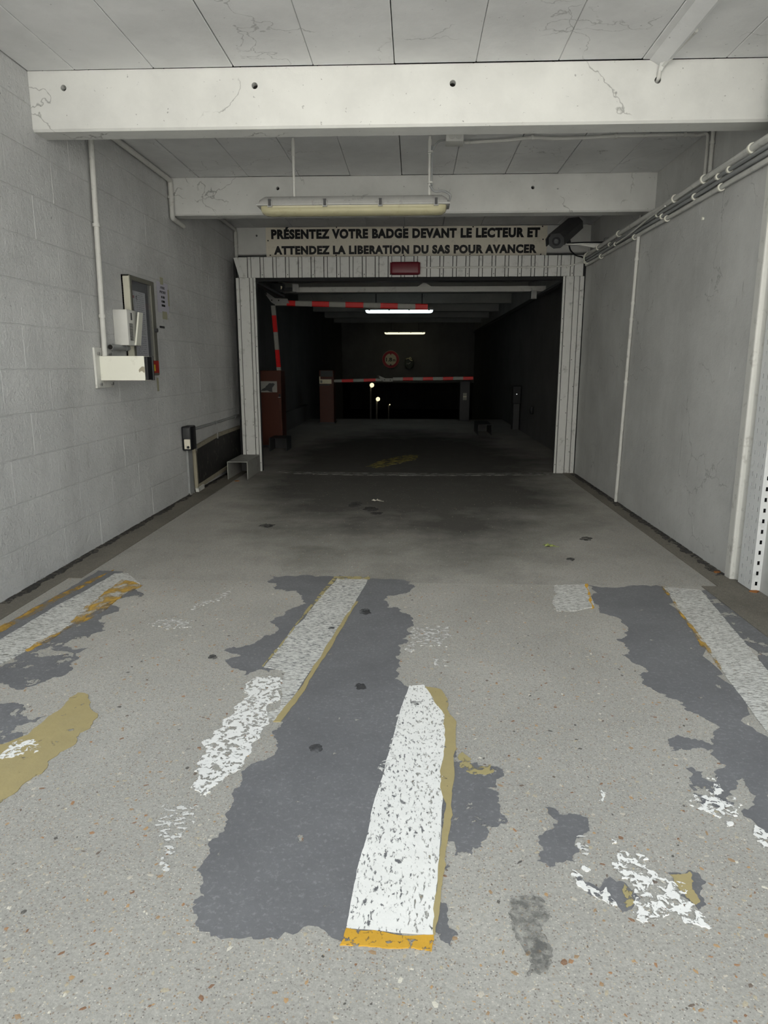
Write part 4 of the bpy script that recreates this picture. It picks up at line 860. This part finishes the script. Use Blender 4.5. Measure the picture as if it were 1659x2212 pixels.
obj('pipe', T([(XRU-0.017, yy2, ZC-0.006), (XRU-0.017, yy2, 2.328)], 0.014, 10), 'conduit', t_, smooth=True)
for zz in (2.66, 2.45): obj('pipe_clip', clip_ring(bmesh.new(), (XRU-0.017, yy2, zz), (0,0,1), 0.019, 0.018), 'conduit', t_, smooth=True)
p = onX(1373, 478, XRU-0.02)
t_ = thing('conduit_pipe', (XRU-0.02, p.y, 2.33), 'stub pipe below the right end of the second beam', 'pipe')
obj('pipe', T([(XRU-0.02, 6.62, 2.328), (XRU-0.02, 6.62, ZC-0.006)], 0.011, 10), 'conduit', t_, smooth=True)
obj('cable_knot', T(bend([(XRU-0.04, 6.55, 2.34), (XRU-0.05, 6.52, 2.40), (XRU-0.03, 6.50, 2.43), (XRU-0.02, 6.48, 2.46)], 0.03), 0.012, 8), 'grey_pvc', t_, smooth=True)

# slotted metal tray standing against the near right wall
ty0, ty1 = onX(1622, 1280, 1.832).y, onX(1593, 1270, 1.832).y
st_ = thing('slotted_tray', (1.85, (ty0+ty1)/2, 0.004), 'white slotted metal cable tray standing upright at the right edge', 'cable tray')
face = obj('web', B(1.830, 1.8325, ty0, ty1, 0.008, 2.2), 'tray_metal', st_)
side = obj('flange', B(1.8325, 1.877, ty0, ty0+0.0025, 0.008, 2.2), 'tray_metal', st_)
cb1, cb2 = bmesh.new(), bmesh.new()
NS = 36; pitch_ = 0.0575
for k in range(NS):
    zz = 0.045 + k*pitch_
    for j, f_ in enumerate((0.2, 0.5, 0.8)):
        yy = ty0 + (ty1-ty0)*f_
        box(cb1, 1.82, 1.84, yy-0.0042, yy+0.0042, zz-0.012+0.004*j, zz+0.012+0.004*j)
    box(cb2, 1.848, 1.861, ty0-0.02, ty0+0.02, zz-0.010, zz+0.012)
for o_, c_ in ((face, cb1), (side, cb2)):
    bmesh.ops.translate(c_, vec=-ORG[st_.name]-(ORG[o_.name]-ORG[st_.name]), verts=c_.verts)
    o_l = o_.location.copy(); o_.parent = None; o_.location = (0,0,0); cut(o_, c_); o_.parent = st_; o_.location = o_l
obj('back_flange', B(1.8325, 1.877, ty1-0.0025, ty1, 0.008, 2.2), 'tray_metal', st_)
obj('tray_back', B(1.8755, 1.8775, ty0+0.003, ty1-0.003, 0.008, 2.2), 'dark_grey', st_)
wp = onX(1520, 472, XR)
obj('wall_plug', cyl(bmesh.new(), (XR-0.012, wp.y, wp.z), (1,0,0), 0.010, 0.02, 10), 'cream_box', label='pale plastic plug poking out of the upper right wall', cat='wall plug')

# ================================================================== SIGN, SENSOR, CCTV
sx0, sx1, sz0, sz1 = -1.737, 1.504, 2.437, 2.764
ys = 8.49
sg = thing('instruction_sign', ((sx0+sx1)/2, ys, sz0), 'long ivory sign with two lines of black capitals above the garage door', 'sign')
brd = obj('board', B(sx0, sx1, ys-0.006, ys+0.008, sz0, sz1-0.004, bev=0.002), 'sign_ivory', sg)
def sign_line(s, pxa, pxb, pyt, pyb, acc=0.0):
    a_, b_ = onY(pxa, pyb, ys-0.007), onY(pxb, pyb-1, ys-0.007); t0 = onY(pxa, pyt, ys-0.007)
    hgt = t0.z-a_.z
    bm = text_mesh(s, b_.x-a_.x, hgt*(1+acc), 0.062, 0.004, gap=1.12); shift(bm, (a_.x, ys-0.007, a_.z)); return obj('lettering', bm, 'ink', sg)
sign_line('PR\u00c9SENTEZ VOTRE BADGE DEVANT LE LECTEUR ET', 586, 1166, 497, 517, 0.30)
sign_line('ATTENDEZ LA LIBERATION DU SAS POUR AVANCER', 592, 1159, 531.5, 550.5)
for (px, py) in ((579,520),(584,551.5),(726,551.5),(872,491),(1022,490),(1172,489),(1173,517),(1168,549.5),(727,491),(1015,549),(872,551.5)):
    q = onY(px, py, ys-0.006); obj('screw', cyl(bmesh.new(), (q.x, ys-0.006, q.z), (0,-1,0), 0.008, 0.004, 10), 'screw', sg)
# maroon sensor
a_, b_ = onY(843, 594, YD-0.05), onY(908, 566, YD-0.05)
se = thing('radar_sensor', ((a_.x+b_.x)/2, YD-0.03, a_.z), 'maroon rounded sensor housing mounted on the cladding over the door', 'sensor')
obj('housing', B(a_.x+0.004, b_.x-0.004, YD-0.095, YD-0.008, a_.z, b_.z, bev=0.022, seg=4), 'maroon', se, smooth=True)
for xx in (a_.x, b_.x-0.012): obj('end_cap', B(xx, xx+0.012, YD-0.088, YD-0.008, a_.z+0.006, b_.z-0.006, bev=0.005), 'maroon', se)
q1 = onY(1255, 572, YD-0.02)
cs = thing('conduit_pipe', (0.9, YD-0.02, 2.23), 'thin cable from the maroon sensor along the cladding to the right corner', 'pipe')
zq = onY(1000, 578, YD-0.02).z
obj('pipe', T(bend([(b_.x-0.004, YD-0.02, zq), (0.6, YD-0.02, zq+0.004), (1.3, YD-0.02, zq), (1.66, YD-0.02, zq+0.012), (1.78, YD-0.03, zq+0.05), (1.80, YD-0.06, 2.27)], 0.05), 0.008, 8), 'conduit', cs, smooth=True)
for xx in (0.25, 0.86, 1.2, 1.62): obj('cable_clip', clip_ring(bmesh.new(), (xx, YD-0.02, zq+0.002), (1,0,0), 0.014, 0.012), 'conduit', cs)
# CCTV camera on a wall bracket
cf, cbk = onY(1202, 521, 7.15), onY(1238, 490, 7.60)
ax = (cbk-cf).normalized(); ln = (cbk-cf).length
up_ = Vector((0,0,1)); up_ = (up_ - ax*up_.dot(ax)).normalized(); rt = ax.cross(up_).normalized()
cv = thing('security_camera', cf.lerp(cbk, 0.5), 'dark security camera under a hood, pointing down beside the sign', 'camera')
def oct_ring(c, w, h_): return [c + rt*w*u + up_*h_*v for u, v in ((-0.5,-0.25),(-0.22,-0.5),(0.22,-0.5),(0.5,-0.25),(0.5,0.28),(0.28,0.5),(-0.28,0.5),(-0.5,0.28))]
obj('body', loft(bmesh.new(), [oct_ring(cf+ax*0.02, 0.15, 0.13), oct_ring(cf+ax*(ln-0.03), 0.15, 0.13), oct_ring(cf+ax*ln, 0.12, 0.10)]), 'dark_grey', cv)
hd = []
for q in (cf-ax*0.05, cf+ax*(ln+0.04)):
    o_ = [q + rt*0.09*u + up_*0.085*v for u, v in ((-1,-0.35),(-1,0.45),(-0.6,0.95),(0.6,0.95),(1,0.45),(1,-0.35),(0.93,-0.35),(0.93,0.42),(0.56,0.87),(-0.56,0.87),(-0.93,0.42),(-0.93,-0.35))]
    hd.append(o_)
obj('hood', loft(bmesh.new(), hd), 'dark_grey', cv)
obj('front_ring', loft(bmesh.new(), [oct_ring(cf, 0.150, 0.135), oct_ring(cf+ax*0.02, 0.152, 0.137)]), 'dark_grey', cv)
obj('lens', cyl(bmesh.new(), cf-ax*0.004, ax, 0.042, 0.006, 20), 'black', cv, smooth=True)
obj('lens_glass', cyl(bmesh.new(), cf-ax*0.008, ax, 0.022, 0.004, 16), 'glass', cv, smooth=True)
by = 7.42
bq = onY(1232, 526, by); be = onY(1296, 524, by)
xe = XRU-0.004
ba = obj('bracket_arm', B(bq.x-0.05, xe, by-0.022, by+0.022, bq.z-0.016, bq.z-0.004), 'white_metal', cv)
obj('bracket_gusset', prism([(bq.x+0.10, by-0.003, bq.z-0.016), (xe, by-0.003, bq.z-0.016), (xe, by-0.003, bq.z-0.085)], (0,1,0), 0.006), 'white_metal', cv)
obj('wall_plate', B(xe-0.008, xe+0.003, by-0.045, by+0.045, bq.z-0.10, bq.z+0.075), 'white_metal', cv)
obj('swivel', T([(bq.x-0.01, by, bq.z-0.006), (cf.lerp(cbk,0.62) - up_*0.05)[:]], 0.022, 12), 'dark_grey', cv, smooth=True)
obj('cable_box', B(xe-0.11, xe-0.008, by+0.0, by+0.05, bq.z, bq.z+0.055, bev=0.006), 'steel', cv)
obj('cable', T(bend([(bq.x+0.0, by+0.012, bq.z+0.006), (bq.x+0.12, by+0.012, bq.z+0.012), (xe-0.12, by+0.02, bq.z+0.014), (xe-0.06, by+0.02, bq.z+0.035)], 0.04), 0.006, 8), 'black', cv, smooth=True)
w0, w1, w2, w3 = onY(1229, 529, 7.5), onY(1232, 541, 7.55), onY(1243, 552, 7.65), onY(1258, 555, 7.75)
obj('drop_cable', T(bend([w0, w1, w2, w3, (1.775, 7.80, 2.30)], 0.06), 0.008, 8), 'black', cv, smooth=True)
cbn = thing('cable_tie', (1.79, 7.70, 2.24), 'loop of pale cable tying the cable run together at the right corner', 'cable tie')
for k in range(2):
    yy = 7.66 + 0.05*k
    obj('loop', T([(1.785+0.035*math.cos(a), yy+0.01*math.sin(2*a), 2.29+0.055*math.sin(a)) for a in (2*math.pi*i/14 for i in range(15))], 0.005, 6), 'cream_box', cbn, smooth=True)

# ================================================================== BARRIERS AND THINGS INSIDE
def bands(root, p, q, sizes, w, hgt, first_red, parent_name='band'):
    """square boom from p to q divided into taped bands"""
    p, q = Vector(p), Vector(q); d = q-p; acc = 0.0; tot = sum(sizes); red = first_red
    dn = d.normalized(); sd = Vector((0,1,0)); up = sd.cross(dn).normalized()*-1
    for s_ in sizes:
        a_, b_ = p + d*(acc/tot), p + d*((acc+s_)/tot); acc += s_
        prof = [(-.5,-.35),(-.35,-.5),(.35,-.5),(.5,-.35),(.5,.35),(.35,.5),(-.35,.5),(-.5,.35)]
        obj('red_band' if red else 'white_band', loft(bmesh.new(), [[c + sd*w*u + up*hgt*v for u, v in prof] for c in (a_, b_)]), 'red' if red else 'boom_white', root)
        red = not red
def cabinet(root, x0, x1, y0, y1, z1, paper_m, labels):
    b_ = obj('housing', B(x0, x1, y0, y1, 0.0, z1, bev=0.008), 'orange', root)
    obj('front_door', B(x0+0.02, x1-0.035, y0-0.006, y0, 0.06, z1*0.72, bev=0.003), 'orange', b_)
    obj('base', B(x0-0.01, x1+0.01, y0-0.01, y1+0.01, 0.0, 0.03), 'dark_grey', b_)
    return b_
yb1 = 10.3
c1x0, c1x1 = -2.29, -1.955
b1 = thing('barrier_gate', ((c1x0+c1x1)/2, yb1+0.15, 0), 'orange barrier cabinet with its red and white boom raised and folded flat', 'barrier')
hb_ = cabinet(b1, c1x0, c1x1, yb1, yb1+0.34, 1.125, None, None)
obj('notice_plate', B(c1x0+0.02, c1x1-0.06, yb1-0.004, yb1, 0.79, 0.97), 'boom_white', hb_)
sc1 = rag([Vector((c1x0+0.03, 0.83)), Vector((c1x0+0.10, 0.88)), Vector((c1x0+0.16, 0.94)), Vector((c1x0+0.22, 0.945)), Vector((c1x0+0.225, 0.90)), Vector((c1x0+0.21, 0.81)), Vector((c1x0+0.12, 0.835))], 0.15, 2, 8)
obj('worn_print', prism([(p.x, yb1-0.0045, p.y) for p in sc1], (0,1,0), -0.0008), 'dark_grey', hb_)
obj('slot_panel', B(c1x0+0.02, c1x1-0.10, yb1-0.004, yb1, 0.73, 0.785), 'dark_grey', hb_)
obj('slot', B(c1x1-0.10, c1x1-0.012, yb1-0.005, yb1, 0.725, 0.785), 'black', hb_)
obj('handle', B(c1x1-0.05, c1x1-0.012, yb1-0.012, yb1-0.005, 0.733, 0.742), 'steel', hb_)
yq = 10.2
pts_ = [onY(*p, yq) for p in ((597,800),(590,658))]
bands(b1, (pts_[0].x, yq+0.2, 1.125), (pts_[1].x-0.0, yq, 2.03), [0.05,0.26,0.26,0.24,0.14], 0.05, 0.062, False)
q0_, q1_ = onY(626, 655, yq), onY(924, 663, yq)
bands(b1, (onY(590,657,yq).x+0.03, yq, q0_.z+0.005), (q1_.x, yq, q1_.z), [0.16,0.115,0.225,0.23,0.22,0.24,0.23,0.23,0.235,0.165], 0.05, 0.075, False)
el = [onY(*p, yq-0.035) for p in ((572,634),(577,632),(594,644),(621,645),(625,655),(592,657),(586,653))]
ep = obj('elbow_plate', prism(el, (0,1,0), 0.008), 'steel', b1)
for (px, py) in ((575,635),(587,648.5),(602,649)):
    q = onY(px, py, yq-0.036); obj('bolt', cyl(bmesh.new(), q, (0,-1,0), 0.010, 0.006, 8), 'screw', ep)
yb2 = 14.6
c0_, c9_ = onY(689, 800, yb2), onY(720.5, 800, yb2)
b2 = thing('barrier_gate', ((c0_.x+c9_.x)/2, yb2+0.15, 0), 'farther orange barrier cabinet with its jointed boom lowered across the ramp', 'barrier')
hb2 = cabinet(b2, c0_.x, c9_.x, yb2, yb2+0.34, 1.10, None, None)
obj('head_panel', B(c0_.x+0.03, c9_.x-0.02, yb2-0.004, yb2, 0.97, 1.09), 'dark_grey', hb2)
q0_, q1_ = onY(690, 829, yb2), onY(716, 819.5, yb2)
obj('notice_plate', B(q0_.x, q1_.x, yb2-0.006, yb2, q0_.z, q1_.z), 'sign_white', hb2)
obj('notice_edge', B(q0_.x, q0_.x+0.022, yb2-0.006, yb2, q1_.z, q1_.z+0.06), 'sign_white', hb2)
obj('print', B(q0_.x+0.02, q0_.x+0.06, yb2-0.0068, yb2-0.006, q0_.z+0.015, q1_.z-0.02), 'alu', hb2)
obj('slot_panel', B(q0_.x, q1_.x-0.04, yb2-0.005, yb2, q0_.z-0.05, q0_.z-0.012), 'dark_grey', hb2)
yq2 = yb2-0.08
p0, p1, p2, p3 = onY(722, 823, yq2), onY(824, 820.5, yq2), onY(849, 819, yq2), onY(1022, 817, yq2)
bands(b2, p0, p1, [0.16,0.24,0.22,0.25,0.12], 0.05, 0.06, False)
bands(b2, p2, p3, [0.215]*8, 0.05, 0.066, False)
el = [onY(*p, yq2-0.03) for p in ((815.5,812),(818.5,811),(832,817.3),(848.5,817.3),(848.5,824),(828,824.2))]
ep2 = obj('elbow_plate', prism(el, (0,1,0), 0.008), 'boom_white', b2)
for (px, py) in ((818,813),(831,820.5),(843,821)):
    q = onY(px, py, yq2-0.031); obj('bolt', cyl(bmesh.new(), q, (0,-1,0), 0.010, 0.006, 8), 'screw', ep2)
# 1.8 m height sign
ysn = 23.85
c_ = onY(844, 776.5, ysn); R_ = (onY(862, 776.5, ysn).x - onY(826, 776.5, ysn).x)/2
hs_ = thing('height_limit_sign', (c_.x, ysn, c_.z-R_), 'round red-bordered sign reading 1.8 m at the end of the garage', 'sign')
obj('border', cyl(bmesh.new(), (c_.x, ysn, c_.z), (0,1,0), R_, 0.012, 40), 'sign_red', hs_, smooth=True)
obj('rim', loft(bmesh.new(), [[(c_.x+r_*math.cos(a), yy_, c_.z+r_*math.sin(a)) for a in (2*math.pi*i/40 for i in range(40))] for r_, yy_ in ((R_, ysn-0.002), (R_*1.03, ysn+0.004), (R_*1.03, ysn+0.012))], caps=False), 'sign_white', hs_, smooth=True)
obj('face', cyl(bmesh.new(), (c_.x, ysn-0.002, c_.z), (0,1,0), R_*0.70, 0.006, 36), 'sign_white', hs_, smooth=True)
for s_ in (1, -1):
    obj('arrow_mark', prism([(c_.x-R_*0.14, ysn-0.003, c_.z+s_*R_*0.70), (c_.x+R_*0.14, ysn-0.003, c_.z+s_*R_*0.70), (c_.x, ysn-0.003, c_.z+s_*R_*0.52)], (0,-1,0), 0.002), 'sign_red' if s_ > 0 else 'ink', hs_)
bm = text_mesh('1.8', R_*0.72, R_*0.46, 0.02, 0.004); shift(bm, (c_.x-R_*0.56, ysn-0.004, c_.z-R_*0.24)); obj('lettering', bm, 'ink', hs_)
bm = text_mesh('m', R_*0.30, R_*0.26, 0.02, 0.004); shift(bm, (c_.x+R_*0.26, ysn-0.004, c_.z-R_*0.24)); obj('lettering', bm, 'ink', hs_)
# dark bag hanging beside it
bgp = onY(884, 787, 23.84)
bg = thing('hanging_bag', (bgp.x, 23.82, bgp.z-0.15), 'dark bag with a pale twisted strap and white scrawl, beside the height sign', 'bag')
rings = []
for zz, w in ((0.20,0.10),(0.14,0.14),(0.05,0.155),(-0.05,0.14),(-0.11,0.10),(-0.145,0.05)):
    rings.append([(bgp.x+w*math.cos(a), 23.83+0.05*w/0.155*math.sin(a), bgp.z+zz) for a in (2*math.pi*i/16 for i in range(16))])
obj('sack', loft(bmesh.new(), rings), 'olive_bag', bg, smooth=True)
sp_ = [onY(*p, 23.76) for p in ((877,776),(881,774),(884,774),(886,771.5),(889,776))]; obj('strap', T(bend(sp_, 0.03), 0.018, 8), 'strap', bg, smooth=True)
sp_ = [onY(*p, 23.75) for p in ((884,774.5),(887,778.5),(891,779))]; obj('strap', T(bend(sp_, 0.03), 0.018, 8), 'strap', bg, smooth=True)
obj('scrawl', T([onY(879.6,784,23.77), onY(879.4,787,23.77)], 0.008, 6), 'ink_white', bg); obj('scrawl', T(bend([onY(882.4,787,23.765), onY(882.6,785.5,23.765), onY(885,784,23.765), onY(887,783,23.77)], 0.02), 0.008, 6), 'ink_white', bg)
# lamps down the ramp; posts and rightmost lamp are added for reflection streaks
for (px, py, pyb_, Y_, rr, lab) in ((803.5,832,905,31.0,0.10,'small warm lamp, its reflection streak built as a post, the left one down the ramp'), (816.5,862,905,33.0,0.10,'small warm lamp, its reflection streak built as a post, the lower one down the ramp'), (842,874,905,36.0,0.03,'faint reflection built as a lamp on a post, the right one down the ramp')):
    q = onY(px, py, Y_); zb_ = -(26-YR)*SL
    t_ = thing('streak_lamp', (q.x, Y_, zb_), lab, 'lamp', 'lamps down the ramp')
    obj('post', T([(q.x-0.06, Y_, zb_), (q.x-0.06, Y_, q.z-rr*0.8)], 0.035, 8), 'white_metal', t_, smooth=True)
    bm = bmesh.new(); bmesh.ops.create_icosphere(bm, subdivisions=2, radius=rr, matrix=Matrix.Translation((q.x, Y_-0.03, q.z))); obj('bulb', bm, 'lamp_warm', t_, smooth='all')
    obj('bracket', B(q.x-0.08, q.x+0.02, Y_+0.0, Y_+0.05, q.z-rr*0.9, q.z-rr*0.7), 'dark_grey', t_)
# fittings on the dark right wall
rp = thing('reader_pillar', (1.95, 10.2, 0), 'dark reader pillar with a tiny white light against the right wall inside', 'reader')
q = onX(1106, 846, XRU-0.16)
obj('pillar', B(XRU-0.14, XRU-0.02, q.y-0.10, q.y+0.10, 0, q.z+0.10, bev=0.008), 'dark_grey', rp); obj('head', B(XRU-0.16, XRU-0.01, q.y-0.14, q.y+0.12, q.z-0.22, q.z+0.11, bev=0.01), 'black', rp)
ql = onY(1104, 851.5, q.y-0.141); obj('light', cyl(bmesh.new(), (XRU-0.09, q.y-0.139, ql.z), (0,-1,0), 0.008, 0.006, 8), 'led', rp)
ORGq = onX(1145, 886, XRU-0.05)
sb = thing('switch_box', (XRU-0.03, ORGq.y, ORGq.z-0.05), 'small dark switch box on the right wall inside the garage', 'switch box')
obj('housing', B(XRU-0.05, XRU-0.001, ORGq.y-0.06, ORGq.y+0.06, ORGq.z-0.06, ORGq.z+0.06, bev=0.008), 'black', sb, smooth=True)
obj('button', cyl(bmesh.new(), (XRU-0.05, ORGq.y, ORGq.z), (-1,0,0), 0.02, 0.01, 12), 'dark_grey', sb, smooth=True)
q = onY(1004, 858, 15.4)
lp = thing('label_post', (q.x, 15.4, 0), 'dim post with a yellowish label at the right end of the lowered boom', 'post')
obj('post', B(q.x-0.11, q.x+0.11, 15.4, 15.6, 0, 0.86, bev=0.008), 'black', lp)
lb = obj('label_plate', B(q.x-0.04, q.x+0.04, 15.393, 15.4, q.z-0.06, q.z+0.09), 'alu', lp); obj('stripe', B(q.x-0.036, q.x+0.036, 15.391, 15.393, q.z+0.005, q.z+0.016), 'sign_white', lb)
# conduit runs continuing on the inside right wall
t_ = thing('conduit_pipe', (XRU-0.02, 15, 2.25), 'dark pipe run high on the right wall inside the garage', 'pipe')
obj('pipe', T([(XRU-0.036, YD+0.2, 2.27), (XRU-0.036, 15, 2.25), (XRU-0.036, 23.8, 2.27)], 0.02, 8), 'dark_grey', t_, smooth=True)
obj('pipe_clip', clip_ring(bmesh.new(), (XRU-0.036, 10, 2.265), (0,1,0), 0.028, 0.02), 'dark_grey', t_)
